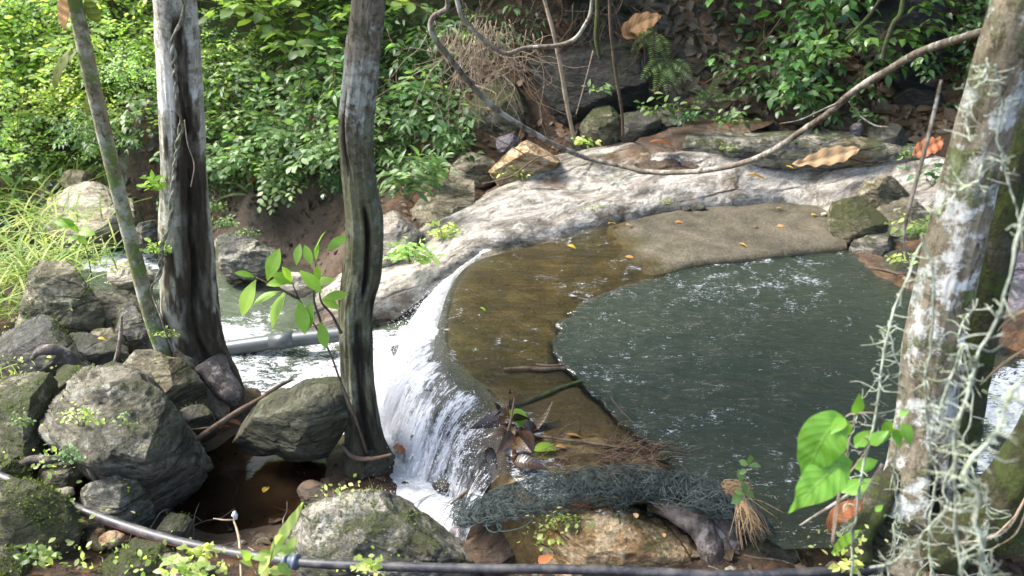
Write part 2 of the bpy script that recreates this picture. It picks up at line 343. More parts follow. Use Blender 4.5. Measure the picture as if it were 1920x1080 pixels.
def simple(name, col, rough=.5, spec=.5, nsc=40, var=.35, bst=.2, **kw):
    b = NB(name); o = b.obj(); n = b.noise(o, nsc, 6, .7)
    c = b.mix(b.mr(n, .35, .7, 0, var), col, tuple(q*.35 for q in col))
    return b.done(b.pr(c, b.mr(n, .3, .7, rough*.85, min(1, rough*1.2)), spec, b.bump(n, bst, .003), **kw))
M['net'] = simple('net', (.038, .055, .05), .6)
M['net_rope'] = simple('net_rope', (.10, .2, .17), .6)
M['steel_pipe'] = simple('grey_pipe', (.075, .085, .085), .34, .5, 8, .5)
M['straw'] = simple('straw', (.42, .28, .14), .7)
M['red_line'] = simple('red_line', (.35, .10, .07), .5, .4, 60, .7)
M['blue_line'] = simple('blue_line', (.04, .08, .35), .5, .4, 60, .6)
M['coupling'] = simple('coupling', (.08, .10, .13), .4)
b = NB('hose'); o = b.obj(); n = b.noise(o, 14, 8, .7); n2 = b.noise(b.scale(o, (1, 8, 8)), 30, 4, .6)
c = b.mix(b.mr(n, .45, .7), (.022, .022, .026), (.10, .09, .08))
c = b.mix(b.mr(n2, .6, .75, 0, .5), c, (.2, .19, .18))
M['hose'] = b.done(b.pr(c, b.mr(n, .3, .7, .38, .6), .5, b.bump(n, .15, .002)))
# concrete of the weir: pebbly, brown algae where it is always wet, grey-tan where it dries
b = NB('weir_concrete'); o = b.obj(); nf = b.noise(o, 48, 5, .8); nm = b.noise(o, 5, 8, .65, .3); nl = b.noise(o, 1.6, 4, .5)
wetc = b.ramp(nm, [(.3, (.020, .015, .003)), (.5, (.052, .037, .007)), (.68, (.11, .078, .018))])
wetc = b.mix(b.mr(b.noise(o, 2.3, 6, .7), .5, .7, 0, .6), wetc, (.055, .065, .014))
nearc = b.ramp(nm, [(.3, (.075, .05, .017)), (.6, (.155, .105, .038))])
wetc = b.mix(b.attr('near'), wetc, nearc)
dryc = b.ramp(nm, [(.3, (.05, .042, .026)), (.6, (.115, .098, .066)), (.8, (.17, .15, .11))])
c = b.mix(b.attr('dry'), wetc, dryc)
c = b.mix(b.mr(nf, .42, .62, 0, .75), c, b.mix(1, c, (.25, .25, .22), 'MULTIPLY'))
c = b.mix(b.mr(nf, .64, .72, 0, .6), c, b.mix(.5, c, (.4, .34, .22)))
v = b.vor(o, 42)
c = b.mix(b.mr(b.noise(o, 3.5, 7, .7), .55, .62, 0, .5), c, b.mix(1, c, (.55, .6, .35), 'MULTIPLY'))
M['weir'] = b.done(b.pr(c, b.mr(b.attr('dry'), 0, 1, .5, .8), .4, b.bump(b.math('ADD', nf, b.math('MULTIPLY', v, .5)), .7, .008)))
# water: attributes murk (0 clear .. 1 opaque), foam (0..1: froth, on pool and weir also painted sky glints); vector attribute fl = flow coordinates (along, across)
def water_mat(name, murk_a, murk_b, tint=(.9, .88, .8), fsc=26., stretch=(1, 3.2, 1), bump=.5):
    b = NB(name); o = b.obj(); g = b.attr('fl', False)
    w1 = b.noise(b.scale(g, stretch), 7, 4, .6, .8); w2 = b.noise(b.scale(g, stretch), 24, 4, .65, .6); w3 = b.noise(g, 70, 2, .5)
    h = b.math('ADD', b.math('ADD', b.math('MULTIPLY', w1, 1.), b.math('MULTIPLY', w2, .26)), b.math('MULTIPLY', w3, .015))
    h = b.math('MULTIPLY', h, b.mr(b.attr('murk'), 0, .8, .35, 1))
    nb = b.bump(h, bump, .032)
    mc = b.mix(b.noise(o, 1.3, 4, .6), murk_a, murk_b)
    body = b.pr(mc, .6, 0., nb)
    tr = b.n('BsdfTransparent'); tr.inputs[0].default_value = (*tint, 1)
    body = b.mixs(b.attr('murk'), tr.outputs[0], body)
    fr = b.n('Fresnel'); fr.inputs[0].default_value = 1.34; b.L(nb, fr.inputs['Normal'])
    gl = b.n('BsdfGlossy'); gl.inputs['Roughness'].default_value = .04; gl.inputs[0].default_value = (1, 1, 1, 1); b.L(nb, gl.inputs['Normal'])
    s = b.mixs(b.math('MULTIPLY', fr.outputs[0], 1.0, True), body, gl.outputs[0])
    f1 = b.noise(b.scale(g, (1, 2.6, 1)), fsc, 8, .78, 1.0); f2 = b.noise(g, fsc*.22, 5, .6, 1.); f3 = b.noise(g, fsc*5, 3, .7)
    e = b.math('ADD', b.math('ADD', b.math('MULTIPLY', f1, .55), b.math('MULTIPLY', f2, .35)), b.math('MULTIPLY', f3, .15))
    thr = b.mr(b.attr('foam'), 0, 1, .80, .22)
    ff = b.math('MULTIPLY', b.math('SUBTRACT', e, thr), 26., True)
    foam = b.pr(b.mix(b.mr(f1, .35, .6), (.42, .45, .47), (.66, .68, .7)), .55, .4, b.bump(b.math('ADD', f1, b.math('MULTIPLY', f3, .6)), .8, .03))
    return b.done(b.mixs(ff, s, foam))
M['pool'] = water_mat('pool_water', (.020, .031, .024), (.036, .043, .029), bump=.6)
M['stream'] = water_mat('stream_water', (.05, .075, .05), (.085, .095, .06), fsc=16, stretch=(1, 1.6, 1), bump=.8)
M['puddle'] = water_mat('puddle_water', (.035, .021, .012), (.055, .033, .019), tint=(.5, .42, .34), bump=.12)
# falling sheet: fl = (along the lip, down the fall), dens = whiteness
b = NB('falling_water'); g = b.attr('fl', False)
g2 = b.scale(g, (1, .10, 1)); s1 = b.noise(g2, 46, 5, .7, .5); s2 = b.noise(b.scale(g, (1, .2, 1)), 120, 4, .7, .3); s3 = b.noise(b.scale(g, (1, .5, 1)), 9, 4, .6, .3); s4 = b.noise(g, 150, 3, .7)
e = b.math('ADD', b.math('ADD', b.math('MULTIPLY', s1, .42), b.math('MULTIPLY', s2, .26)), b.math('ADD', b.math('MULTIPLY', s3, .40), b.math('MULTIPLY', s4, .08)))
thr = b.mr(b.attr('dens'), 0, 1, .76, .36)
ff = b.math('MULTIPLY', b.math('SUBTRACT', e, thr), 12., True)
nb = b.bump(b.math('ADD', s1, b.math('MULTIPLY', s2, .5)), .9, .03)
tr = b.n('BsdfTransparent'); tr.inputs[0].default_value = (.8, .8, .82, 1)
gl = b.n('BsdfGlossy'); gl.inputs['Roughness'].default_value = .12; b.L(nb, gl.inputs['Normal'])
fr = b.n('Fresnel'); fr.inputs[0].default_value = 1.4; b.L(nb, fr.inputs['Normal'])
clear = b.mixs(b.math('ADD', fr.outputs[0], .04, True), tr.outputs[0], gl.outputs[0])
fo = b.pr((.78, .80, .84), .4, .5, nb)
tl = b.n('BsdfTranslucent'); tl.inputs[0].default_value = (.8, .84, .9, 1)
fo = b.mixs(.3, fo, tl.outputs[0])
M['fall'] = b.done(b.mixs(b.math('MULTIPLY', ff, .95), clear, fo))
M['foam'] = simple('foam', (.7, .72, .75), .5, .4, 60, .05, .6)
M['leaf_wet'] = leaf_mat('leaf_wet', [(.025, .012, .006), (.06, .028, .012), (.12, .05, .02)], .05, .25, .6, .04)

M['leaf_litter'] = leaf_mat('leaf_litter', [(.012, .007, .005), (.026, .014, .008), (.055, .028, .015), (.12, .06, .032)], .08, .55, .4, .3)

M['moss'] = leaf_mat('moss_tufts', [(.05, .075, .015), (.09, .13, .025), (.17, .21, .04)], .35, .7, .2, 0.)
# ---------------------------------------------------------------- terrain
_tp = []
for a in [(480,560,-.85),(440,700,-.85),(600,700,-.8),(760,760,-.8),(830,890,-.8),(200,480,-.8),(240,440,-.75),(520,620,-.85),(700,690,-.8),
          (880,860,-.7),(330,470,-.8),
          (560,400,-.30),(600,440,-.40),(490,400,-.25),(620,370,-.12),(470,360,-.1),(560,350,-.05),
          (100,330,-.1),(130,400,-.55),(60,420,-.5),(250,290,.05),(500,320,.05),(700,400,.0),(780,400,.0),(900,330,.15),(1000,270,.3),(1150,240,.42),
          (1300,225,.5),(1450,225,.52),(1600,230,.5),(1750,270,.4),(1850,330,.35),(1920,400,.3),
          (60,600,-.3),(200,600,-.3),(260,690,-.3),(120,700,-.25),(60,800,-.25),(200,850,-.35),(330,720,-.3),(380,800,-.42),
          (100,980,-.22),(250,1040,-.25),(0,900,-.2),(450,930,-.55),(520,880,-.55),(400,990,-.52),(350,900,-.5),(560,930,-.55),(500,1010,-.45),
          (620,860,-.5),(560,830,-.5),(680,860,-.42),(700,1000,-.42),(820,960,-.5),(900,960,-.45),(930,1020,-.45),(1000,960,-.35),
          (1100,960,-.2),(1200,1000,-.2),(1350,1000,-.12),(1450,1040,-.1),(1600,1050,-.05),(1750,1040,0.),(1900,1040,.0),
          (1900,620,.1),(1640,470,.02),(1700,470,.05),(1800,500,.12),
          (1300,600,-.5),(1200,620,-.5),(1500,600,-.5),(1400,750,-.5),(1600,760,-.5),(1350,850,-.5),(1560,900,-.5),(1500,520,-.42),(1250,750,-.5),
          (1640,560,-.2),(1580,505,-.13),(1650,660,-.4),(1800,800,-.15),(1900,780,-.12),(1650,930,-.4)]:
    _tp.append(Z(*a))
for a in [(0,2.1,-.3),(-1,2.0,-.25),(1,2.0,-.22),(0,1.2,.1),(-2,1.4,.1),(2,1.4,.15),(0,0,.55),(-3,0,.6),(3,0,.6),(0,-3,.9),
          (-2.6,2.6,-.1),(-3.6,4,-.1),(-4.5,5.5,-.15),(-6,6,.1),(-5,7.5,-.2),(-7,8,.2),(2.9,3.2,.05),(3.6,4.2,.25),(4.5,3,.4),(4.5,5,.5),(5,6.5,.8),
          (-8,10,1.0),(-6,10,.9),(-4,9.6,.8),(-2.5,8.8,.4),(-1.3,8.4,.5),(0,8.0,1.1),(1.5,8,1.2),(3,8,1.2),(4.5,8,1.3),(6.5,8,1.8),
          (-8,12,3.2),(-5,11.5,3.0),(-2.5,10.5,2.8),(0,9.6,3.0),(2,9.4,3.1),(4,9.4,3.1),(7,9.5,4),(-8,15,6.5),(-3,14,6.5),(2,13,7),(7,13,7.5),
          (-30,30,12),(0,30,16),(30,30,16),(30,0,5),(-30,0,1.5),(0,-20,3),(-30,-20,4),(30,-20,5),(12,6,3),(-14,5,.6),(-14,12,3)]:
    _tp.append(np.array(a, float))
_tp = np.array(_tp)
def _k(r2): return .5*r2*np.log(r2+1e-9)
_A = _tp[:, :2]; _n = len(_A); _d2 = ((_A[:, None]-_A[None])**2).sum(-1)
_K = np.zeros((_n+3, _n+3)); _K[:_n, :_n] = _k(_d2)+np.eye(_n)*.004; _K[:_n, _n] = 1; _K[:_n, _n+1:] = _A; _K[_n, :_n] = 1; _K[_n+1:, :_n] = _A.T
_w = np.linalg.solve(_K, np.concatenate([_tp[:, 2], np.zeros(3)]))
def rawz(P):
    P = np.atleast_2d(P)[:, :2]; out = np.empty(len(P))
    for i in range(0, len(P), 20000):
        q = P[i:i+20000]; d = ((q[:, None]-_A[None])**2).sum(-1); out[i:i+20000] = _k(d)@_w[:_n] + _w[_n] + q@_w[_n+1:]
    return out
def terrz(P):
    P = np.atleast_2d(np.asarray(P, float))[:, :2]; z = rawz(P); q = np.column_stack([P, np.zeros(len(P))])
    bank = sstep(7.2, 8.6, P[:, 1])
    return z + fbm(q, 1.1, 4, 3)*(.06+.2*bank) + fbm(q, 5, 3, 9)*(.02+.05*bank)
def tz(x, y): return float(terrz([[x, y]])[0])
xs = np.concatenate([np.linspace(-34, -8, 20)[:-1], np.linspace(-8, 7, 260), np.linspace(7, 34, 20)[1:]])
ys = np.concatenate([np.linspace(-24, .5, 20)[:-1], np.linspace(.5, 13, 240), np.linspace(13, 34, 22)[1:]])
X, Yg = np.meshgrid(xs, ys); P2 = np.column_stack([X.ravel(), Yg.ravel()])
TV = np.column_stack([P2, terrz(P2)])
green = sstep(7.5, 8.6, P2[:, 1])*sstep(.6, -1., P2[:, 0]) + sstep(-3, -5, P2[:, 0])*sstep(6.8, 8, P2[:, 1])*.6
mq = np.array([Z(*a)[:2] for a in [(590,410,-.3),(520,400,-.25),(600,450,-.4),(450,930,-.55),(520,880,-.55),(380,960,-.5),(920,1010,-.4)]])
mud = np.zeros(len(P2))
for q, rr in zip(mq, (.8, .6, .6, .5, .45, .45, .25)): mud = np.maximum(mud, sstep(rr*1.4, rr*.6, np.linalg.norm(P2-q, axis=1)))
meta(part('ground', (TV, gridF(len(ys), len(xs))), M['soil'], attrs={'green': np.clip(green, 0, 1), 'mud': mud}), kind='structure')

# ---------------------------------------------------------------- weir ring: (outer lip, inner lip) pairs in photo pixels at the water level
PAIRS = [((1560,392),(1588,470)),((1450,381),(1500,479)),((1330,390),(1400,489)),((1200,409),(1300,502)),((1100,430),(1222,522)),((1000,451),(1150,545)),
 ((935,465),(1098,568)),((882,485),(1066,594)),((850,522),(1048,616)),((833,570),(1042,636)),((827,620),(1044,656)),((838,665),(1055,684)),
 ((876,705),(1078,706)),((920,738),(1108,732)),((944,780),(1140,766)),((947,832),(1175,802)),((955,885),(1222,842)),((1000,925),(1278,886)),((1070,955),(1335,925))]
O_ = np.array([Z(*p[0], 0.)[:2] for p in PAIRS]); I_ = np.array([Z(*p[1], 0.)[:2] for p in PAIRS])
NU = 420; tt = np.linspace(0, len(PAIRS)-1, NU); OL = cru(O_, tt); IL = cru(I_, tt)
C0 = Z(1350, 650, 0)[:2]
IL = IL + (nrm(IL-C0))*(fbm(np.column_stack([tt*1.3, tt*0, tt*0]), 1, 4, 5)*.035)[:, None]
def weir_top(t):
    dry = sstep(4.6, 2.6, t); return -.014 + dry*.055 + sstep(13.2, 16, t)*.012, dry
ztop, dryc_ = weir_top(tt)
outd = nrm(np.stack([np.gradient(OL[:, 1]), -np.gradient(OL[:, 0])], 1)); outd *= np.sign(((OL-C0)*outd).sum(1))[:, None]
NVw = 26
rows = []; dry_a = []
vs = np.linspace(0, 1, NVw)
rows.append(np.column_stack([IL + nrm(IL-OL)*.02, np.full(NU, -.62)])); dry_a.append(dryc_*0)
rows.append(np.column_stack([IL + nrm(IL-OL)*.0, ztop-.10])); dry_a.append(dryc_*0)
for v in vs:
    xy = IL*(1-v)+OL*v; q = np.column_stack([xy, np.zeros(NU)])
    z = ztop - .035*np.exp(-v/.03) - .03*np.exp(-(1-v)/.04)
    z = z + fbm(q, 8, 4, 21)*.009*(1+.6*dryc_) - .012*(v-.5)*dryc_ + np.abs(fbm(q, 3, 2, 4))*.006*(dryc_) - fbm(q,2.2,2,77)*.006
    rows.append(np.column_stack([xy, z])); dry_a.append(sstep(.002, .030, z+.010*fbm(q, 7, 4, 8))*(tt < 8))
for k, (o_, z_) in enumerate([(.02, -.06), (.05, -.16), (.07, -.35), (.10, -.8)]):
    rows.append(np.column_stack([OL+outd*o_, np.full(NU, z_)])); dry_a.append(dryc_*0)
WV = np.vstack(rows); WF = gridF(len(rows), NU)
near_a = np.tile(sstep(12.2, 13.4, tt), len(rows))
weir = thing('concrete_weir', 'curved low concrete weir with brown algae, holding back the dark plunge pool', 'weir', (*OL[200], -.6))
d = part('dam_wall', (WV, WF), M['weir'], weir, {'dry': np.concatenate(dry_a), 'near': near_a})

# ---------------------------------------------------------------- pool water: polar sheet, meets the lip exactly
bank_px = [(1020,945),(1150,965),(1300,955),(1390,985),(1470,1030),(1600,1030),(1750,1020),(1900,1010),(2150,980),(2300,860),(2250,700),(2050,640),(1860,600),(1720,560),(1680,510),(1620,462)]
bank = np.array([Z(a, b_, 0.)[:2] for a, b_ in bank_px])
ring = np.vstack([OL[::2], bank[1:]])
ang = np.unwrap(np.arctan2(*(ring-C0).T[::-1])); 
NT = 700
cum = np.concatenate([[0], np.cumsum(np.linalg.norm(np.diff(np.vstack([ring, ring[:1]]), axis=0), axis=1))])
ts = np.linspace(0, cum[-1], NT, endpoint=False)
ringc = np.vstack([ring, ring[:1]])
RB = np.column_stack([np.interp(ts, cum, ringc[:, 0]), np.interp(ts, cum, ringc[:, 1])])
rad = np.linspace(0, 1, 110)**.8
PW = C0 + (RB-C0)[None]*rad[:, None, None]; PW = PW.reshape(-1, 2)
# distance to weir band: parameter by nearest lip sample
def near_weir(P):
    i = np.empty(len(P), int); dist = np.empty(len(P))
    for k in range(0, len(P), 8000):
        dd = ((P[k:k+8000, None]-IL[None, ::4])**2).sum(-1); j = dd.argmin(1); i[k:k+8000] = j*4; dist[k:k+8000] = np.sqrt(dd[np.arange(len(j)), j])
    return np.minimum(i, NU-1), dist
ni, nd = near_weir(PW)
inside = ((PW-IL[ni])*(OL[ni]-IL[ni])).sum(1) > 0          # over the weir top
onweir = inside & (nd < 1.6)
fl_t = tt[ni]
depth = np.where(onweir, .015, np.clip(-terrz(PW), 0.01, 1))
depth = np.where(~onweir, np.minimum(depth, .02+.0*nd+np.clip(nd*3.2, .12, 1)), depth)
murk = 1-np.exp(-depth*9.); murk = np.where(onweir, .02, murk)
q3 = np.column_stack([PW, np.zeros(len(PW))])
# flow coordinates: over the weir water runs radially out; in the pool it turns with the current
fl = np.column_stack([PW[:, 0], PW[:, 1]*1.0, np.zeros(len(PW))])
zw = fbm(q3*[1, 1.9, 1], 3.2, 4, 31)*.014 + fbm(q3*[1, 2.2, 1], 11, 3, 37)*.007
zw = np.where(onweir, zw*.35, zw)
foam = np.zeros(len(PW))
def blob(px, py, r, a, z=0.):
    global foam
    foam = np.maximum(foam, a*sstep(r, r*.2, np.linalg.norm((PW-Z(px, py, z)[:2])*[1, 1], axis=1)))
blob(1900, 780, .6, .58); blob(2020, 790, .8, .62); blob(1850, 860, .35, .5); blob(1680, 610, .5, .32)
foam = np.where(~onweir, np.maximum(foam, .305+.07*fbm(q3, 1.6, 3, 91)+.0*sstep(.8, 0, np.abs(ni/NU-.12)*4)*sstep(.9, .1, nd)+.06*sstep(1.2, .2, nd)), foam)  # pool: bubbles plus white flecks painted as sky glints on the ripples
foam = np.where(onweir, .32+.12*fbm(q3, 2.5, 3, 93)+.16*sstep(8, 13.5, fl_t)*sstep(.45, 1.0, nd/np.linalg.norm(OL-IL, axis=1)[ni]), foam)  # weir film: froth and white streaks painted as glints
rise = np.zeros(len(PW)); dr = np.linalg.norm(PW-Z(2000, 760, 0.)[:2], axis=1); zw += sstep(.9, .1, dr)*(.10+.12*fbm(q3, 5, 4, 55))
pv = np.column_stack([PW, .0+zw*1.0])
# bend down at the very lip where it falls
lastrow = np.zeros(len(PW), bool)
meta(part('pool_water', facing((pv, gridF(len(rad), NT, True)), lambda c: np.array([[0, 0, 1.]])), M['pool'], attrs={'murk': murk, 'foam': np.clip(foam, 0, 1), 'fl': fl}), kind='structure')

# ---------------------------------------------------------------- the fall over the lip
i0, i1 = np.searchsorted(tt, 6.2), np.searchsorted(tt, 16.0)
tl_ = np.linspace(tt[i0], tt[i1], 620); Lp = cru(O_, tl_); 
od = nrm(np.stack([np.gradient(Lp[:, 1]), -np.gradient(Lp[:, 0])], 1)); od *= np.sign(((Lp-C0)*od).sum(1))[:, None]
k_ = np.ones(31)/31; od = np.column_stack([np.convolve(np.pad(od[:, j], 15, mode='edge'), k_, 'valid') for j in (0, 1)]); od = nrm(od)
slen = np.concatenate([[0], np.cumsum(np.linalg.norm(np.diff(Lp, axis=0), axis=1))])
NVf = 90; v = np.linspace(0, 1, NVf)
drop = .54*sstep(6.2, 8.0, tl_)                                # at the upstream end it only slips onto the rock
throw = (.03+.38*sstep(6.8, 9.2, tl_)*(1-.35*sstep(12.5, 15.5, tl_)))
FV = []; fll = []; den = []
for k, vv in enumerate(v):
    s = vv**1.15
    out = throw*np.sqrt(s)*.9*(1+.12*fbm(np.column_stack([slen*4, slen*0, slen*0]), 1, 3, 12)) + .012
    z = -drop*s**1.5 - .004 + .006*(1-vv)
    P3 = np.column_stack([Lp + od*(out-.03*(1-vv))[:, None], z])
    g = np.column_stack([slen*34, np.full(len(slen), vv*1.6), slen*0]); g2 = np.column_stack([slen*85, np.full(len(slen), vv*3), slen*0])
    amp = .005+.038*vv
    P3[:, :2] += od*((.022*fbm(np.column_stack([slen*7, slen*0, slen*0]), 1, 3, 23)*sstep(0, .2, vv)+fbm(g, 1, 3, 3)*amp + fbm(g2, 1, 2, 8)*amp*.45))[:, None]; P3[:, 2] += fbm(g, 1, 2, 44)*.008*vv
    FV.append(P3)
    fll.append(np.column_stack([slen, np.full(len(slen), vv*.7), slen*0]))
    dn = .55+.3*vv; dn = dn+.34*sstep(11.2, 8.3, tl_)+.10*sstep(.9, 1, vv)
    dn = dn-.16*sstep(11, 12.4, tl_)-.05*sstep(13.4, 14.8, tl_)+.20*fbm(np.column_stack([slen*6, slen*0+vv, slen*0]), 1, 3, 5)
    st_ = fbm(np.column_stack([slen*22, slen*0, slen*0]), 1, 3, 15); dn = dn*sstep(-.03, .07+.10*sstep(9, 13, tl_)+.10*st_, vv+.0*st_) + .05*st_
    dn = dn*sstep(-.005, .03, vv)
    den.append(np.clip(dn, 0, 1))
fall = part('waterfall', facing((np.vstack(FV), gridF(NVf, len(Lp))), lambda c: np.column_stack([c[:, :2]-C0, c[:, 2]*0+1])), M['fall'], attrs={'fl': np.vstack(fll), 'dens': np.concatenate(den)}, loc=(*Lp[300], -.5))
meta(fall, 'white curtain of water falling over the curved weir lip', 'waterfall', kind='structure')

# ---------------------------------------------------------------- lower stream
gx = np.linspace(-7.5, .35, 330); gy = np.linspace(2.7, 9.2, 300); X, Yg = np.meshgrid(gx, gy)
sq = np.column_stack([X.ravel(), Yg.ravel()]); q3 = np.column_stack([sq, np.zeros(len(sq))])
base = FV[-1][:, :2]
def dmin(P, Q):
    o = np.empty(len(P))
    for k in range(0, len(P), 8000): o[k:k+8000] = np.sqrt(((P[k:k+8000, None]-Q[None])**2).sum(-1).min(1))
    return o
db = dmin(sq, base[150::12])
foam = 1.1*sstep(.75, .1, db)
def blob2(px, py, r, a, z=-.5, ax=(1, 1)):
    global foam
    foam = np.maximum(foam, a*sstep(r, r*.25, np.linalg.norm((sq-Z(px, py, z)[:2])*ax, axis=1)))
blob2(480, 700, .8, 1.1); blob2(600, 720, .75, 1.2); blob2(720, 660, .55, .9); blob2(440, 620, .42, .75); blob2(500, 590, .28, .5); blob2(220, 470, .6, .62); blob2(330, 470, .5, .55); blob2(740, 780, .5, 1.2); blob2(560, 660, .5, 1.1)
foam = np.clip(foam, .22, .53)+.18*sstep(.45, .12, db)
px_g = 960 + F*sq[:, 0]/(sq[:, 1]*cp+(H+.5)*sp)
zs = -.5 + fbm(q3, 4, 4, 61)*(.012+.05*np.clip(foam, 0, 1)) + fbm(q3, 13, 4, 67)*(.003+.028*np.clip(foam, 0, 1)**2) + .06*sstep(.35, .0, db)
zs -= .12*sstep(5.9, 6.6, sq[:, 1]) 
sv = np.column_stack([sq, zs]); f = gridF(len(gy), len(gx))
# keep what lies outside the weir wall and above the bed
tz_s = terrz(sq); inw = (np.linalg.norm(sq-C0, axis=1) < np.linalg.norm(OL[near_weir(sq)[0]]-C0, axis=1)-.06)
ok = (~inw) & (tz_s < zs+.08)
f = f[ok[f].all(1)]
used = np.unique(f); rm = np.full(len(sv), -1); rm[used] = np.arange(len(used))
meta(part('stream_water', facing((sv[used], rm[f]), lambda c: np.array([[0, 0, 1.]])), M['stream'], attrs={'murk': np.clip(1-np.exp(-np.clip(zs-tz_s, 0, 1)*6), 0, 1)[used], 'foam': np.clip(foam, 0, 1)[used], 'fl': q3[used]}), kind='structure')
# flying drops round the foot of the fall
rs = np.random.RandomState(5); oc = nrm(np.array([[1,0,0],[0,1,0],[-1,0,0],[0,-1,0],[0,0,1],[0,0,-1.]])); ocF = np.array([[0,1,4,4],[1,2,4,4],[2,3,4,4],[3,0,4,4],[1,0,5,5],[2,1,5,5],[3,2,5,5],[0,3,5,5]])
cv, cf = cube_sphere(1); N = 5200
ii = rs.randint(90, len(Lp)-70, N); vv = rs.rand(N)**.6
pp = np.array([FV[int(a*89)][b_] for a, b_ in zip(vv, ii)]); pp[:, :2] += od[ii]*np.abs(rs.randn(N, 1))*.11*(.15+vv[:, None]**2); pp[:, 2] += np.abs(rs.randn(N))*.07*vv**2
sz = .0012+.0028*rs.rand(N)**3
V = (pp[:, None]+cv[None]*sz[:, None, None]).reshape(-1, 3); Fd = (cf[None]+(np.arange(N)*len(cv))[:, None, None]).reshape(-1, 4)
meta(part('spray_drops', (V, Fd), M['foam']), 'fine white drops splashing at the foot of the fall', 'spray', kind='stuff')

# muddy puddle in the front hollow
c = Z(470, 920, -.45)[:2]; gx = np.linspace(c[0]-1.1, c[0]+1.3, 90); gy = np.linspace(c[1]-.6, c[1]+.9, 60); X, Yg = np.meshgrid(gx, gy)
sq = np.column_stack([X.ravel(), Yg.ravel()]); t_ = terrz(sq); zz = np.full(len(sq), -.455)
f = gridF(60, 90); ok = (t_ < -.40) & ((sq[:, 0] < Z(690, 850, -.45)[0])); f = f[ok[f].all(1)]; used = np.unique(f); rm = np.full(len(sq), -1); rm[used] = np.arange(len(used))
V = np.column_stack([sq, zz])[used]
meta(part('puddle_water', facing((V, rm[f]), lambda c: np.array([[0, 0, 1.]])), M['puddle'], attrs={'murk': np.clip((zz-t_)*3.5, .1, .75)[used], 'foam': np.full(len(used), .0), 'fl': V*.5}), kind='structure')

# ---------------------------------------------------------------- bedrock slab above the weir
def patch(net, nr, nc, amp, seed, aniso=(1, 1, 1), sc=2.2):
    W = np.array([[Z(*p) for p in r] for r in net]); nR, nC = W.shape[:2]
    A = cru(W, np.linspace(0, nR-1, nr)); A = np.stack([cru(A[i], np.linspace(0, nC-1, nc)) for i in range(nr)])
    N = np.cross(np.gradient(A, axis=1), np.gradient(A, axis=0)); N = nrm(N); N *= np.sign(N[..., 2:3]+1e-9)
    q = (A*np.array(aniso)).reshape(-1, 3)
    d = fbm(q, sc, 6, seed).reshape(nr, nc)*amp + fbm(q, sc*.8, 5, seed+7, True).reshape(nr, nc)*amp*.7 + fbm(q, sc*5, 4, seed+3).reshape(nr, nc)*amp*.22
    e = np.minimum(np.linspace(0, 1, nr)[:, None]*6, 1)
    return (A + N*(d*e)[..., None]).reshape(-1, 3), gridF(nr, nc)
net = [[(540,730,-.75),(640,672,-.68),(735,604,-.5),(845,520,-.2),(925,482,-.07),(1050,452,-.07),(1200,422,-.06),(1350,404,-.04),(1500,400,-.04),(1600,470,-.10),(1700,540,-.2)],
 [(556,650,-.52),(640,600,-.42),(765,522,-.22),(862,470,-.02),(955,432,.05),(1080,402,.07),(1210,380,.10),(1350,366,.12),(1495,358,.12),(1615,402,.07),(1735,450,.05)],
 [(575,590,-.48),(650,540,-.35),(775,460,-.12),(885,405,.08),(985,362,.18),(1105,335,.22),(1235,325,.26),(1365,312,.30),(1505,303,.30),(1640,330,.26),(1760,370,.2)],
 [(600,548,-.47),(670,505,-.3),(792,432,-.08),(905,372,.12),(1005,320,.24),(1125,288,.33),(1255,270,.40),(1385,262,.44),(1515,262,.44),(1650,275,.4),(1780,312,.34)],
 [(620,525,-.62),(690,485,-.5),(812,412,-.3),(925,350,0.),(1030,294,.08),(1140,262,.2),(1270,248,.28),(1400,243,.3),(1530,243,.3),(1660,255,.22),(1800,290,.15)]]
solo('bedrock_slab', patch(net, 150, 420, .036, 40, (.8, 2.2, 1)), M['rock_slab'], 'long pale granite slab sloping down behind the weir', 'rock', loc=tuple(Z(1150, 380, .1)))
net = [[(1275,300,.30),(1340,305,.30),(1420,312,.30),(1510,318,.28),(1600,322,.25),(1690,330,.22)],
 [(1280,275,.43),(1350,276,.45),(1430,283,.44),(1520,288,.43),(1610,292,.42),(1720,306,.36)],
 [(1290,252,.50),(1360,254,.52),(1440,257,.53),(1530,260,.53),(1620,264,.52),(1740,286,.42)],
 [(1300,246,.40),(1370,246,.42),(1450,248,.43),(1540,250,.43),(1640,254,.4),(1750,272,.3)]]
solo('rock_ledge', patch(net, 50, 200, .03, 51, (1, 1.5, 1), 3), M['rock_bluish'], 'blue-grey rock ledge above the pale slab, under the low bare liana', 'rock', loc=tuple(Z(1450, 300, .35)))
net = [[(1195,325,.26),(1230,322,.28),(1280,318,.29),(1320,312,.3)],[(1180,285,.36),(1220,280,.39),(1280,276,.41),(1330,275,.42)],[(1200,255,.44),(1260,238,.5),(1340,232,.54),(1440,236,.54)],[(1210,240,.3),(1270,222,.4),(1350,216,.46),(1450,222,.46)]]
solo('wet_rock', patch(net, 40, 70, .02, 58, (1, 1, 1), 4), M['rock_wet_brown'], 'wet orange-brown rock holding a film of leaf water behind the pale slab', 'rock', loc=tuple(Z(1260, 280, .38)))
net = [[(1480,560,-.35),(1560,575,-.33),(1650,590,-.3),(1750,600,-.25)],[(1500,500,-.12),(1570,505,-.07),(1640,530,-.05),(1740,570,-.04)],[(1530,470,-.06),(1590,468,-.02),(1650,490,.02),(1740,530,.03)],[(1550,450,-.2),(1600,452,-.1),(1670,470,-.05),(1760,500,0)]]
solo('wet_rock', patch(net, 40, 70, .02, 63, (1, 1, 1), 4), M['rock_wet_brown'], 'brown rock shelving under shallow water at the dry end of the weir', 'rock', loc=tuple(Z(1600, 500, -.05)))

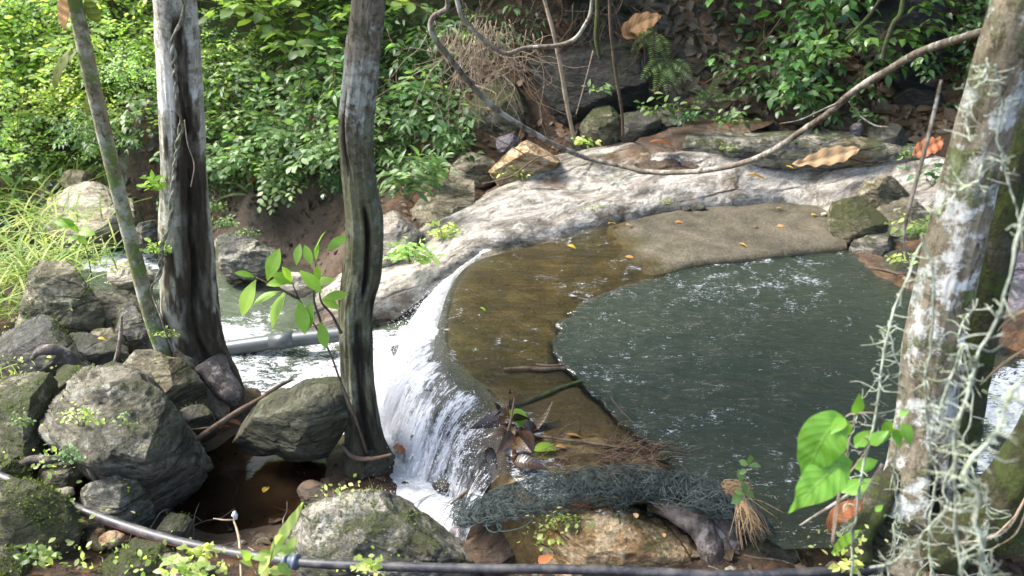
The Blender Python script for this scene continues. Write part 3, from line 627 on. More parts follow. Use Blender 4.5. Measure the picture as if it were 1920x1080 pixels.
# ---------------------------------------------------------------- boulders, each from its own outline, distance and thickness
BL = []
def boulder(label, outline, y, thick, mat, seed, n=56, facets=10, amp=.07, fac=.74, tilt=0., group=None, strata=1., name='boulder', back=.55, catg=None):
    O = np.array(outline, float); c = O.mean(0); O = c+(O-c)*1.04; D = (Y(c[0], c[1], y)-CAM)@FWD
    d = O-c; an = np.arctan2(d[:, 1], d[:, 0]); s = np.argsort(an); an = an[s]; rr = np.linalg.norm(d, axis=1)[s]
    an3 = np.concatenate([an-2*np.pi, an, an+2*np.pi]); rr3 = np.tile(rr, 3)
    n = max(n, 30) if n < 40 else max(n, 60); S, Fc = cube_sphere(n); th = np.arctan2(-S[:, 1], S[:, 0]); rho = np.sqrt(S[:, 0]**2+S[:, 1]**2)
    R = np.interp(th, an3, rr3); R = .5*R+.25*(np.interp(th+.07, an3, rr3)+np.interp(th-.07, an3, rr3))
    rng = np.random.RandomState(seed); W = S.copy(); W[:, 2] = S[:, 2]
    Q = nrm(W)*1.0
    m = np.ones(len(Q))
    for k in range(facets):
        dv = nrm(rng.randn(3)); dv[2] = abs(dv[2])*.9+.1; dv = nrm(dv); of = fac+.12*rng.rand()
        t_ = Q@dv; ex = np.maximum(t_-of, 0); Q = Q-dv[None]*(ex*.88)[:, None]
    pr = rho; ox = np.cos(th)*R*np.clip(pr, 0, 1)**.9; oy = np.sin(th)*R*np.clip(pr, 0, 1)**.9
    dp = Q[:, 2]*np.where(Q[:, 2] > 0, 1, back)*thick
    # lean the depth so that lower parts come nearer (rocks rest on the ground)
    dep = D - dp + tilt*(-oy/ max(rr.max(), 1))
    X = (c[0]+ox-960)/F; Yy = (540-(c[1]+oy))/F
    P = CAM + dep[:, None]*(RT*X[:, None] + FWD + UP*Yy[:, None])
    N = nrm(P-P.mean(0)); a = amp
    size = rr.mean()/F*D
    q = P/size
    lam = q@nrm(rng.randn(3)+np.array([0, 0, 1.5]))
    P = P + N*((fbm(q, 1.3, 5, seed)*a*1.6 + fbm(q, 1.8, 4, seed+5, True)*a*.9 + fbm(np.column_stack([lam*6, q[:, 0], q[:, 1]]), 1.3, 4, seed+9, True)*a*.6*strata + fbm(q, 9, 4, seed+3)*a*.22)*size)[:, None]
    # flat fracture faces, cut in space, then fine relief
    c3 = P.mean(0); q = (P-c3)/(size*np.array([1, 1, 1.])); q0 = q.copy()
    for k in range(facets+6):
        dv = rng.randn(3); dv[1] -= .55; dv[2] += .35; dv = nrm(dv); pj = q@dv; mx = np.percentile(pj, 99.5)
        ex = np.maximum(pj-mx*(fac-.08+.2*rng.rand()), 0); q = q-dv[None]*(ex*.93)[:, None]
    q = q*(1+.45*(np.abs(q0).mean()/np.abs(q).mean()-1))
    q = q + N*(fbm(q, 3.2, 5, seed+30, True)*a*.55 + fbm(q, 14, 4, seed+31)*a*.22)[:, None]
    cr1 = fbm(q@np.array([[1, .2, .3], [-.1, 1, .4], [.2, -.3, 1.9]]), 1.15, 3, seed+50); cr2 = fbm(q, 2.3, 3, seed+60)
    cv_ = np.maximum(np.exp(-(cr1/.022)**2), .0*cr2)
    cv_ = cv_*sstep(-.1, .3, fbm(q, .9, 2, seed+70)); q = q-N*(cv_*a*.3)[:, None]; P = c3+q*size
    lo = P[:, 2].min()
    BL.append((P, mat, y, size, seed))
    return solo(name, (P, Fc), M[mat], label, catg or 'rock', group, attrs={'crev': cv_}, loc=(P[:, 0].mean(), P[:, 1].mean(), lo))
B = boulder
B('upright mossy boulder with a pointed top at the left, grass leaning over it', [(95,478),(150,490),(185,540),(200,590),(180,640),(165,690),(120,700),(60,680),(20,650),(35,600),(60,560),(80,520)], 4.55, .38, 'rock_grey', 3, 64, 12, .09, .74, strata=2)
B('sloping stone slab wedged between the pointed boulder and the leaning thin trunk', [(180,530),(240,555),(270,600),(280,650),(240,690),(170,690),(140,640),(150,580)], 4.75, .35, 'rock_grey', 14, 40, 10, .08, .7)
B('smooth dark grey boulder right behind the leaning thin trunk', [(215,590),(255,575),(285,600),(290,650),(270,668),(235,668),(215,640)], 4.45, .22, 'rock_bluish', 24, 30)
B('flat-topped dark boulder under the fallen root stub at left', [(60,600),(130,620),(170,670),(150,720),(60,740),(0,720),(0,650)], 4.1, .25, 'rock_dark', 17, 34)
B('blocky dark rock in the gap below the sloping slab', [(130,640),(200,640),(250,670),(230,710),(150,720),(110,690)], 4.2, .2, 'rock_dark', 18, 30)
B('flat greenish boulder under the foot of the leaning thin trunk', [(190,700),(245,672),(310,680),(365,715),(385,755),(370,785),(320,775),(260,750),(210,730)], 3.75, .3, 'rock_grey', 19, 40, 10, .05, .75)
B('large domed boulder with layered ridges and small creeping leaves, biggest at left', [(120,760),(160,715),(230,705),(290,740),(345,790),(380,850),(370,890),(340,940),(300,985),(240,960),(190,920),(130,880),(105,820)], 3.25, .5, 'rock_grey', 23, 80, 9, .085, .85, strata=2.2)
B('mossy boulder at the left edge of the picture beside the domed boulder', [(-90,760),(0,735),(55,705),(95,720),(105,790),(100,860),(60,890),(-20,880),(-90,850)], 3.3, .35, 'rock_mossy', 27, 40, 12, .06, .75)
B('narrow mossy stone standing between the domed boulder and the edge boulder', [(80,735),(105,725),(125,760),(120,830),(95,850),(75,800)], 3.4, .15, 'rock_mossy', 28, 24)
B('pointed grey rock in front of the domed boulder, next to the puddle', [(195,892),(235,890),(262,925),(280,980),(265,1010),(210,1005),(165,975),(160,935)], 2.85, .22, 'rock_bluish', 29, 36, 10, .06, .75)
B('small green-grey stone block left of the pointed rock', [(65,890),(130,878),(150,890),(140,910),(100,915),(62,908)], 3.0, .1, 'rock_grey', 31, 22)
B('long mossy boulder under the striped hose at the lower left', [(-80,910),(0,915),(90,930),(130,965),(140,1010),(110,1050),(20,1075),(-80,1075)], 2.6, .3, 'rock_mossy', 33, 44, 10, .05, .78)
B('mossy rock in the lower left corner of the stream bank', [(-60,1065),(40,1050),(75,1075),(70,1160),(-60,1180)], 2.35, .2, 'rock_mossy', 34, 26)
B('reddish loose stone lying between the hose and the green bottom rock', [(165,1000),(195,992),(212,1015),(200,1035),(165,1025)], 2.6, .09, 'rock_orange', 36, 22)
B('pale-topped mossy rock below the hose at the bottom of the bank', [(205,1035),(255,1015),(300,1030),(335,1060),(330,1150),(200,1150),(180,1080)], 2.45, .22, 'rock_mossy', 37, 40, 10, .06)
B('dark wedge-shaped boulder with a straight sloping edge between the two tree feet', [(418,818),(430,800),(480,772),(545,735),(590,718),(630,712),(660,735),(668,800),(655,840),(600,850),(520,846),(450,838),(422,832)], 3.5, .33, 'rock_wedge', 41, 64, 8, .03, .8)
B('broad mossy grey rock in front of the foam, bottom centre', [(545,1010),(590,968),(650,942),(720,938),(775,955),(835,988),(885,1040),(890,1120),(700,1150),(550,1130),(530,1060)], 2.74, .26, 'rock_bluish', 43, 80, 9, .06, .86, strata=1.8)
B('orange and cream rock draped by the end of the net at the bottom', [(1040,960),(1090,938),(1150,948),(1200,975),(1270,1000),(1320,1040),(1330,1100),(1180,1130),(1050,1110),(1000,1060),(1010,1000)], 2.66, .28, 'rock_orange', 47, 80, 9, .065, .86, strata=2.2)
B('low dark stone beside the straw tuft, right of the root cluster', [(1405,1015),(1450,995),(1500,1010),(1520,1050),(1500,1100),(1410,1100)], 2.5, .16, 'rock_dark', 49, 30)
B('wet dark rock lip under the net where the last water slides off', [(900,850),(950,830),(985,880),(990,940),(940,960),(895,930)], 3.3, .2, 'rock_dark', 53, 36)
B('wet brown rock in the gap between the bottom centre rock and the net', [(860,990),(930,985),(975,1010),(1000,1060),(960,1110),(880,1100)], 2.72, .14, 'rock_wet_brown', 54, 30)
B('round black stone sticking out of the foam', [(733,655),(748,648),(760,656),(762,670),(750,682),(736,678),(730,666)], 4.66, .08, 'rock_dark', 59, 18, 3, .02)
B('lumpy grey rock at the water edge behind the rotten trunk', [(390,480),(400,450),(435,440),(480,462),(515,475),(525,495),(500,508),(450,515),(410,512)], 5.95, .3, 'rock_bluish', 61, 44, 8, .08)
B('pale rock in the rapids behind the leaning trunk', [(215,500),(235,488),(262,495),(280,520),(262,545),(225,540),(210,522)], 5.7, .2, 'rock_pale', 66, 26)
B('broad pale bedrock hump on the far left bank', [(75,410),(110,375),(160,350),(215,362),(260,395),(275,430),(230,465),(190,480),(150,500),(100,470),(80,440)], 7.2, .5, 'rock_pale', 67, 44, 6, .05, .85)
B('grey round rock behind the leaning trunk at the rapids', [(255,420),(290,415),(300,440),(295,465),(265,465),(250,445)], 6.7, .25, 'rock_bluish', 68, 26)
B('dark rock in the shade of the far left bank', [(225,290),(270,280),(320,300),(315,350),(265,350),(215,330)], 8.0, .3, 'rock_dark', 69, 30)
B('small pale stone at the foot of the orange tail of the slab', [(510,520),(540,515),(575,525),(585,545),(560,552),(525,545)], 5.3, .12, 'rock_pale', 70, 22)
B('rounded tan boulder above the left end of the pale slab', [(905,345),(925,310),(970,285),(1030,275),(1065,282),(1040,305),(1000,330),(950,345),(915,352)], 6.55, .35, 'rock_orange', 71, 40, 8, .05)
B('grey bank boulder behind the leafy plant', [(850,330),(865,305),(900,295),(930,305),(920,335),(895,355),(860,355)], 6.7, .28, 'rock_grey', 72, 30)
B('weathered rock with dead twigs above the young bank plants', [(770,385),(800,350),(850,340),(895,360),(905,385),(880,415),(830,425),(785,430),(765,410)], 6.2, .3, 'rock_grey', 73, 40, 10, .08)
B('pinkish cracked rock right of the fluted trunk', [(715,400),(760,400),(780,430),(775,480),(745,500),(712,495),(700,440)], 5.75, .26, 'rock_pale', 74, 34, 10, .06)
B('round stone under the trailing end of the liana at the back', [(935,262),(955,250),(975,262),(972,285),(950,290),(935,280)], 6.9, .12, 'rock_purple', 75, 20)
B('mossy boulder under the two thin hanging stems', [(1090,215),(1120,200),(1150,215),(1170,245),(1150,265),(1100,262),(1085,240)], 7.2, .25, 'rock_mossy', 76, 28)
B('dark boulder right of the thin hanging stems', [(1150,235),(1190,218),(1240,225),(1240,255),(1180,265),(1150,258)], 7.1, .22, 'rock_dark', 77, 26)
B('steep grey rock face beside the wet orange rock', [(1200,245),(1230,205),(1280,200),(1300,225),(1260,250),(1215,262)], 7.25, .3, 'rock_grey', 78, 30)
B('square black rock block in the right bank, shade painted into its black colour', [(1685,155),(1740,148),(1785,160),(1790,200),(1775,235),(1720,240),(1685,225)], 7.4, .3, 'rock_shade_black', 79, 34, 14, .04, .7)
B('huge black overhanging rock at the back right, deep shade painted into its colour', [(1560,20),(1650,-40),(1780,-40),(1800,60),(1790,130),(1700,150),(1600,140),(1560,90)], 7.9, .7, 'rock_shade_black', 80, 40, 14, .06, .7)
B('black rock wall behind the thin hanging stems, shade painted into its black colour', [(960,120),(1040,90),(1120,80),(1200,110),(1215,180),(1180,230),(1080,240),(980,215)], 7.6, .5, 'rock_shade_black', 81, 44, 12, .07)
B('mossy dark rock under the dry root tangle', [(870,200),(920,165),(990,180),(1000,230),(950,268),(880,262)], 7.5, .4, 'rock_mossy', 82, 34)
B('small round stone on the ledge under the long liana', [(1592,242),(1603,230),(1618,236),(1620,252),(1604,258)], 6.75, .07, 'rock_purple', 83, 16)
B('slanted dark stone behind the big rust leaf', [(1620,255),(1660,242),(1700,250),(1715,275),(1670,285),(1625,275)], 6.6, .15, 'rock_dark', 84, 26)
B('bluish rock at the far right corner of the pool', [(1598,470),(1625,450),(1670,440),(1690,465),(1680,495),(1640,505),(1610,495)], 5.35, .22, 'rock_bluish', 85, 36, 10, .06)
B('mossy rock above the pool corner, partly behind the lichened trunk', [(1640,400),(1700,380),(1760,400),(1780,450),(1740,490),(1690,470),(1650,440)], 5.6, .3, 'rock_grey', 86, 36)
B('dark green rock under the fern at the pool corner', [(1660,490),(1710,480),(1740,510),(1730,550),(1690,545),(1660,520)], 5.0, .18, 'rock_dark', 87, 28)
B('large purple-grey wet rock at the right edge above the rapids', [(1800,560),(1850,510),(1930,490),(2050,520),(2060,640),(1960,700),(1880,690),(1815,640)], 4.4, .45, 'rock_purple', 88, 48, 12, .06)
B('orange-brown stone at the right edge just above the white water', [(1860,700),(1920,690),(1970,710),(1960,740),(1890,735)], 3.85, .12, 'rock_orange', 89, 24)
B('pale rock seen at the right edge behind the lichened trunk', [(1820,430),(1880,405),(1960,420),(1980,470),(1900,490),(1830,470)], 5.2, .25, 'rock_purple', 90, 28)
B('mossy pale rock in the lower right corner', [(1820,1020),(1880,990),(1960,1000),(1980,1080),(1850,1110)], 2.35, .16, 'rock_mossy', 91, 28)
B('earthy dark mound under the foot of the lichened trunk', [(1560,1000),(1620,960),(1720,950),(1830,965),(1870,1040),(1860,1130),(1560,1130)], 2.45, .3, 'rock_dark', 92, 44, 6, .09)
B('small wet stone at the foot of the fluted trunk', [(655,850),(700,842),(735,860),(730,890),(690,900),(650,885)], 3.35, .14, 'rock_dark', 93, 24)
B('sharp grey stone under the striped hose, beside the small seedlings', [(275,1080),(310,1050),(360,1060),(400,1085),(390,1150),(280,1150)], 2.4, .14, 'rock_bluish', 94, 26)

B('low mossy rock butting against the right end of the dry concrete', [(1552,392),(1595,375),(1650,385),(1668,420),(1640,455),(1598,468),(1572,440),(1560,415)], 5.6, .2, 'rock_mossy', 121, 36)
B('flat grey rock between the slab and the mossy rock at the dry end', [(1590,360),(1640,345),(1700,355),(1715,385),(1660,395),(1600,385)], 5.9, .2, 'rock_grey', 122, 36)
B('angular stone wedged between the domed boulder and the flat greenish boulder', [(335,760),(375,765),(400,800),(385,830),(350,820)], 3.5, .15, 'rock_dark', 123, 30)
B('mossy stone under the grey driftwood root at the left edge', [(-20,880),(40,875),(75,900),(60,935),(-20,930)], 2.95, .12, 'rock_mossy', 124, 30)
B('small angular stone at the foot of the pointed grey rock', [(150,985),(175,975),(195,995),(180,1015),(150,1008)], 2.7, .06, 'rock_bluish', 125, 30)
B('dark mossy stone in the shadow behind the domed boulder', [(100,700),(140,690),(170,710),(150,740),(105,740)], 3.6, .14, 'rock_mossy', 126, 30)
B('lichened stone leaning on the right side of the pointed mossy boulder', [(180,620),(215,625),(235,665),(215,690),(180,680)], 4.3, .14, 'rock_grey', 127, 30)
B('half buried stone at the lower left of the puddle', [(285,985),(330,970),(365,990),(350,1015),(295,1012)], 2.75, .1, 'rock_dark', 128, 30)
B('half buried brown stone at the right edge of the puddle', [(560,925),(590,905),(615,915),(600,945),(565,950)], 2.9, .1, 'rock_wet_brown', 129, 30)
B('grey stone against the bank below the left end of the thicket', [(120,330),(160,320),(190,345),(170,365),(130,362)], 7.6, .2, 'rock_grey', 130, 30)
# ---------------------------------------------------------------- trunks
def trunk(rows, sides, rings, seed, amp=.12, flute=.0, grooves=(), nsc=5., darkf=None, mossf=None):
    """rows (px,py,y,r). grooves: (s0,s1,phi0,phi1,width,depth) with phi=-90 facing the camera, 0 to the right"""
    P = cr(pxp(rows), rings); r = P[:, 3]; C = P[:, :3]
    T = nrm(np.gradient(C, axis=0)); A = nrm(np.array([1., 0, 0])-T*T[:, :1]); Bv = np.cross(T, A); Bv *= np.where(Bv[:, 1:2] < 0, -1, 1)
    th = np.linspace(-np.pi, np.pi, sides, endpoint=False); s = np.linspace(0, 1, rings)
    D = A[:, None]*np.cos(th)[None, :, None] + Bv[:, None]*np.sin(th)[None, :, None]
    S, TH = np.meshgrid(s, th, indexing='ij'); L = np.linalg.norm(np.diff(C, axis=0), axis=1).sum()
    q = np.stack([np.cos(TH), np.sin(TH), S*L*2.2], -1).reshape(-1, 3)
    m = 1 + amp*fbm(q, 1.1, 4, seed).reshape(S.shape) + amp*.35*fbm(q, 5, 4, seed+2).reshape(S.shape)
    if flute:
        qf = np.stack([np.cos(TH)*2.2, np.sin(TH)*2.2, S*L*.55], -1).reshape(-1, 3); m = m + flute*fbm(qf, 1.3, 3, seed+4, True).reshape(S.shape)
    dark = np.zeros_like(S); wob = fbm(np.stack([S.ravel()*L*3, TH.ravel()*0, S.ravel()*0], 1), 1, 3, seed+6).reshape(S.shape)
    for (s0, s1, p0, p1, wd, dp) in grooves:
        ph = np.radians(p0+(p1-p0)*np.clip((S-s0)/(s1-s0), 0, 1)) + wob*.25
        win = sstep(s0-.03, s0+.03, S)*sstep(s1+.03, s1-.03, S); dd = np.abs((TH-ph+np.pi) % (2*np.pi)-np.pi)
        w_ = np.radians(wd)*(1+.5*wob)
        g = np.exp(-(dd/w_)**4)*win; m = m-dp*g; dark = np.maximum(dark, sstep(.25, .8, g))
    rag = fbm(np.stack([np.cos(TH)*3, np.sin(TH)*3, S*L*5], -1).reshape(-1, 3), 1.5, 5, seed+8).reshape(S.shape)
    if darkf is not None: dark = np.maximum(dark, darkf(S, TH, wob+rag*1.2))
    m = m + amp*.5*rag + amp*.25*fbm(np.stack([np.cos(TH)*5, np.sin(TH)*5, S*L*3], -1).reshape(-1, 3), 3, 4, seed+12, True).reshape(S.shape)
    dark = np.clip(dark*(1+.5*rag), 0, 1); mossa = np.clip(mossf(S, TH, rag), 0, 1) if mossf else S*0
    V = C[:, None]+D*(r[:, None]*m)[:, :, None]
    return V.reshape(-1, 3), gridF(rings, sides, True), {'dark': dark.ravel(), 'moss': mossa.ravel()}
def leaf_shape(w=.45, n=4, fold=.18, droop=.25, tip=.05, wmax=.42, stalk=.06):
    t = np.linspace(0, 1, n+1); wd = np.sin(np.pi*np.clip(t**(np.log(.5)/np.log(wmax)), 0, 1))**.85*w/2; wd[0] = .012; wd[-1] = .008
    V = []; 
    for i, (a, b_) in enumerate(zip(t, wd)):
        zc = -droop*a*a
        for sgn in (-1, 0, 1): V.append((stalk+a*(1-.15*droop*a), sgn*b_, zc+abs(sgn)*fold*b_))
    lu = np.array([(a, s_*(b_/(w/2)), 0) for a, b_ in zip(t, wd) for s_ in (-1, 0, 1)])
    return np.array(V), gridF(n+1, 3), lu
def leaves(pos, dirs, ups, size, shape, seed=0, rnd=None, jit=.0):
    LV, LF, lu = shape; N = len(pos); pos = np.asarray(pos); rs = np.random.RandomState(seed)
    X = nrm(np.asarray(dirs)); Zv = np.asarray(ups); Zv = nrm(Zv-X*(Zv*X).sum(1)[:, None]); Yv = np.cross(Zv, X)
    size = np.broadcast_to(size, N)
    V = pos[:, None]+size[:, None, None]*(LV[None, :, :1]*X[:, None]+LV[None, :, 1:2]*Yv[:, None]+LV[None, :, 2:]*Zv[:, None])
    Fc = (LF[None]+(np.arange(N)*len(LV))[:, None, None]).reshape(-1, 4)
    rnd = rs.rand(N) if rnd is None else rnd
    return V.reshape(-1, 3), Fc, {'rnd': np.repeat(rnd, len(LV)), 'lu': np.tile(lu, (N, 1))}
SH_OVAL = leaf_shape(.62, 3, .1, .15, wmax=.52); SH_LANCE = leaf_shape(.30, 4, .25, .35, wmax=.4); SH_BROAD = leaf_shape(.55, 4, .2, .3, wmax=.38)
SH_SMALL = leaf_shape(.5, 2, .1, .1); SH_BLADE = leaf_shape(.05, 6, .2, .9, wmax=.3); SH_STRAP = leaf_shape(.075, 9, .35, 1.15, wmax=.35)
SH_HERO = leaf_shape(.55, 10, .22, .4, wmax=.38)
SH_LONG = leaf_shape(.24, 8, .25, .5, wmax=.5)
def rot_about(v, k, a): return v*math.cos(a)+np.cross(k, v)*math.sin(a)+k*(k.dot(v))*(1-math.cos(a))
def shrub_mesh(seed, nstem=9, height=1.1, spread=.8, arch=.5, twigs=9, twl=.35, leaf=.1, shape=SH_OVAL, gap=.5, flat=.8, stem_r=.006, updir=(0, 0, 1), face=(0, -1, .0), facew=.5, droop=0.):
    rs = np.random.RandomState(seed); tubes = []; pos, dr, up, sz = [], [], [], []
    for i in range(nstem):
        a = rs.rand()*2*np.pi; b0 = np.array([np.cos(a), np.sin(a), 0])*rs.rand()*spread*.35
        dv = nrm(np.array([np.cos(a), np.sin(a), 0])*(.25+.7*rs.rand())*spread/height + np.array(updir)*(1) + np.array(face)*facew*rs.rand())
        L = height*(.6+.5*rs.rand()); P = [b0.copy()]; d = dv.copy()
        for k in range(7):
            P.append(P[-1]+d*L/7); d = nrm(d+np.array([0, 0, -1.])*arch*.2+rs.randn(3)*.09)
        P = np.array(P); tubes.append(tube(cr(P, 14), np.linspace(stem_r, stem_r*.4, 14), 4))
        for j in range(twigs):
            t = .18+.8*(j+rs.rand())/twigs; k = min(int(t*7), 6); base = P[k]+(P[k+1]-P[k])*(t*7-k)
            td = nrm(rs.randn(3)*[1, 1, .45]+nrm(P[k+1]-P[k])*.7+np.array(face)*facew); Lt = twl*(.5+.7*rs.rand())
            side = nrm(np.cross(td, np.array([0, 0, 1.])+rs.randn(3)*.12)); n_ = nrm(np.cross(side, td)); n_ *= np.sign(n_[2]+1e-6)
            m = max(3, int(Lt/(leaf*gap))); TP = [base]; dd = td.copy()
            for q in range(m):
                dd = nrm(dd+np.array([0, 0, -1.])*(.05+droop)); TP.append(TP[-1]+dd*Lt/m)
                s_ = 1 if q % 2 else -1
                ld = nrm(side*s_*.95+dd*.55+rs.randn(3)*.14+np.array([0, 0, -.15]))
                pos.append(TP[-1]); dr.append(ld); up.append(nrm(n_*flat+rs.randn(3)*(.16+.35*(1-flat)))); sz.append(leaf*(.65+.5*rs.rand())*(1 if q < m-1 else .8))
            pos.append(TP[-1]); dr.append(dd); up.append(n_); sz.append(leaf*.9)
            tubes.append(tube(np.array(TP), np.linspace(stem_r*.45, stem_r*.2, len(TP)), 3, cap=False))
    V, Fc, at = leaves(pos, dr, up, np.array(sz), shape, seed)
    return cat(tubes), (V, Fc), at
def shrub(name, label, catg, loc, lm, sm='twig', group=None, rz=0, **kw):
    st, lv, at = shrub_mesh(**kw); t = thing(name, label, catg, loc, group)
    L = np.array(loc); c_, s_ = math.cos(rz), math.sin(rz); R = np.array([[c_, -s_, 0], [s_, c_, 0], [0, 0, 1]])
    part('stem', (st[0]@R.T+L, st[1]), M[sm], t); part('foliage', (lv[0]@R.T+L, lv[1]), M[lm], t, at)
    return t
def crown(center, rad, n, leaf, seed, clumps=26):
    rs = np.random.RandomState(seed); cc = nrm(rs.randn(clumps, 3))*rs.rand(clumps, 1)**.4*np.array(rad)+np.array(center)
    k = rs.randint(0, clumps, n); p = cc[k]+rs.randn(n, 3)*np.array([.28, .28, .16])*np.array(rad).mean()*.55
    d = nrm(p-cc[k]+rs.randn(n, 3)*.3+np.array([0, 0, -.2])); u = nrm(rs.randn(n, 3)*.45+np.array([0, 0, 1.]))
    br = [tube(cr([np.array(center)-[0, 0, rad[2]*1.05], (np.array(center)+c_)/2-[0, 0, rad[2]*.3]+rs.randn(3)*.15, c_], 8), np.linspace(.03, .008, 8), 4) for c_ in cc]
    return cat(br), leaves(p, d, u, leaf*(.7+.6*rs.rand(n)), SH_SMALL, seed)
def tree(label, rows, mat, sides=64, rings=180, seed=1, cr_=None, name='tree', group=None, top=None, **kw):
    V, Fc, at = trunk(rows, sides, rings, seed, **kw)
    P = pxp(rows); base = P[-1, :3] if P[-1, 2] < P[0, 2] else P[0, :3]
    t = thing(name, label, 'tree', tuple(base), group); part('trunk', (V, Fc), M[mat], t, at)
    if cr_ is not None:
        (bV, bF), (LV, LF, la) = crown(*cr_); part('branch', (bV, bF), M[mat], t, {'dark': np.zeros(len(bV)), 'moss': np.zeros(len(bV))}); part('crown', (LV, LF), M['leaf_mid'], t, la)
    return t
# rows run from the top down
t1 = tree('slender leaning tree with smooth speckled olive trunk at the left', [(35,-330,3.55,0.0296),(90,-150,3.6,0.0311),(138,0,3.68,0.0326),(172,150,3.76,0.0340),(215,330,3.86,0.0355),(250,470,3.92,0.0377),(285,600,3.96,0.0414),(318,680,3.97,0.0503),(345,710,3.98,0.0740),(360,740,3.98,0.0962)], 'bark_thin', 28, 150, 3, (tuple(Y(20,-700,3.5)), (.9,.9,.45), 700, .13, 5), amp=.06)
t2 = tree('thick pale-barked tree with a rotten black hollow and a vine twisting round it', [(300,-420,3.9,0.0880),(310,-200,3.9,0.0900),(322,-60,3.9,0.0920),(332,60,3.95,0.0960),(340,200,4.0,0.1020),(345,330,4.05,0.1120),(350,460,4.1,0.1360),(355,580,4.1,0.1550),(372,660,4.08,0.1580),(392,720,4.0,0.1720),(400,770,3.92,0.1850),(402,800,3.9,0.1900)], 'bark_white', 120, 260, 5, (tuple(Y(300,-900,4.0)), (1.3,1.3,.6), 1100, .13, 6), amp=.07, flute=.05,
  grooves=[(.28,1.0,-62,-50,30,.16),(.5,1.0,-20,-30,30,.14),(.42,.95,-56,-50,9,.25)], mossf=lambda S, T, r: sstep(.4, .62, S+.15*r)*1.1, darkf=lambda S, T, w: np.maximum(sstep(.54, .70, S+.24*w-.035*np.abs(T+.7))*.95, .85*sstep(.30, .34, S)*sstep(.55, .25, np.abs(T+.95-.25*w))))
# thick rotten foot beside it
t3 = tree('fluted brown tree with a black split, standing at the foot of the fall', [(705,-420,3.25,0.0520),(700,-200,3.28,0.0550),(692,0,3.32,0.0600),(680,120,3.35,0.0640),(668,240,3.38,0.0680),(674,340,3.40,0.0700),(684,420,3.40,0.0800),(680,500,3.42,0.0830),(668,580,3.42,0.0750),(670,680,3.42,0.0720),(676,760,3.42,0.0800),(685,830,3.40,0.1000),(690,870,3.38,0.1350)], 'bark_brown', 120, 280, 9, (tuple(Y(720,-950,3.3)), (1.1,1.1,.5), 700, .13, 7), amp=.10, flute=.14,
  grooves=[(.53,.68,-78,-70,10,.45),(.72,1.0,-70,-58,22,.35),(.36,.48,-150,-120,12,.25)], mossf=lambda S, T, r: sstep(.3, .6, S+.2*r)*.8, darkf=lambda S, T, w: sstep(.70, .86, S+.2*w)*.8)
t4 = tree('leaning lichen-blotched tree at the right edge, half hidden by pale mossy twigs', [(2130,-520,2.25,0.0774),(2040,-260,2.3,0.0760),(1940,-60,2.38,0.0739),(1890,80,2.42,0.0750),(1850,220,2.46,0.0784),(1812,360,2.48,0.0836),(1780,500,2.48,0.0902),(1752,640,2.46,0.0968),(1738,760,2.45,0.0950),(1725,860,2.43,0.1056),(1712,950,2.40,0.1232),(1700,1040,2.36,0.1496),(1695,1090,2.34,0.1760)], 'bark_lichen', 110, 260, 13, None, amp=.07, flute=.07,
  grooves=[(.60,.85,-35,-40,12,.25),(.8,1.0,-75,-60,20,.3)])
t5 = tree('dark mossy second stem close behind the lichen-blotched leaning tree', [(2080,-300,2.75,.07),(1990,-60,2.75,.07),(1935,120,2.75,.072),(1895,300,2.72,.074),(1862,450,2.70,.076),(1838,600,2.66,.072),(1812,740,2.62,.07),(1790,860,2.56,.075),(1770,960,2.5,.09),(1760,1030,2.46,.1)], 'bark_moss', 60, 180, 17, None, amp=.1, flute=.08)
t6 = tree('thick dark mossy stem rising at the lower right corner of the picture', [(2400,60,2.0,.06),(2220,380,2.05,.065),(2060,640,2.1,.07),(1990,760,2.12,.075),(1930,860,2.14,.08),(1880,930,2.18,.085),(1820,985,2.22,.09),(1760,1030,2.28,.10)], 'bark_moss', 48, 90, 19, None, amp=.12, flute=.06)
# rooty foot linking the left trees
def wood(name, label, rows, mat, sides=12, n=60, noise=.25, catg='branch', group=None, nsc=9, seed=1, side_rows=()):
    P = pxp(rows); V, Fc = tube(P, 0, sides, True, n, noise, nsc, seed)
    o = solo(name, (V, Fc), M[mat], label, catg, group, attrs={'dark': np.zeros(len(V)), 'moss': np.zeros(len(V))}, loc=tuple(P[-1, :3]))
    for k, rr in enumerate(side_rows):
        Q = pxp(rr); V, Fc = tube(Q, 0, 6, True, 24, .15, 15, seed+k); part('side_twig', (V, Fc), M[mat], o, {'dark': np.zeros(len(V)), 'moss': np.zeros(len(V))})
    return o
wood('root', 'thick earthy root running from the leaning thin trunk to the rotten trunk foot', [(330,640,3.98,.03),(350,680,3.95,.06),(372,720,3.9,.075),(395,760,3.85,.08),(420,775,3.8,.05)], 'bark_brown', 24, 60, .35, 'root')
wood('root', 'black rotten root flare spreading right of the thick pale tree', [(395,690,3.95,.10),(415,715,3.88,.075),(432,740,3.82,.06),(438,760,3.8,.03)], 'bark_root', 24, 50, .35, 'root', seed=4)
wood('root', 'thin root snaking out to the right of the fluted tree foot', [(640,835,3.35,.012),(665,858,3.28,.013),(700,860,3.24,.012),(735,852,3.25,.008)], 'twig', 8, 40, .2, 'root')
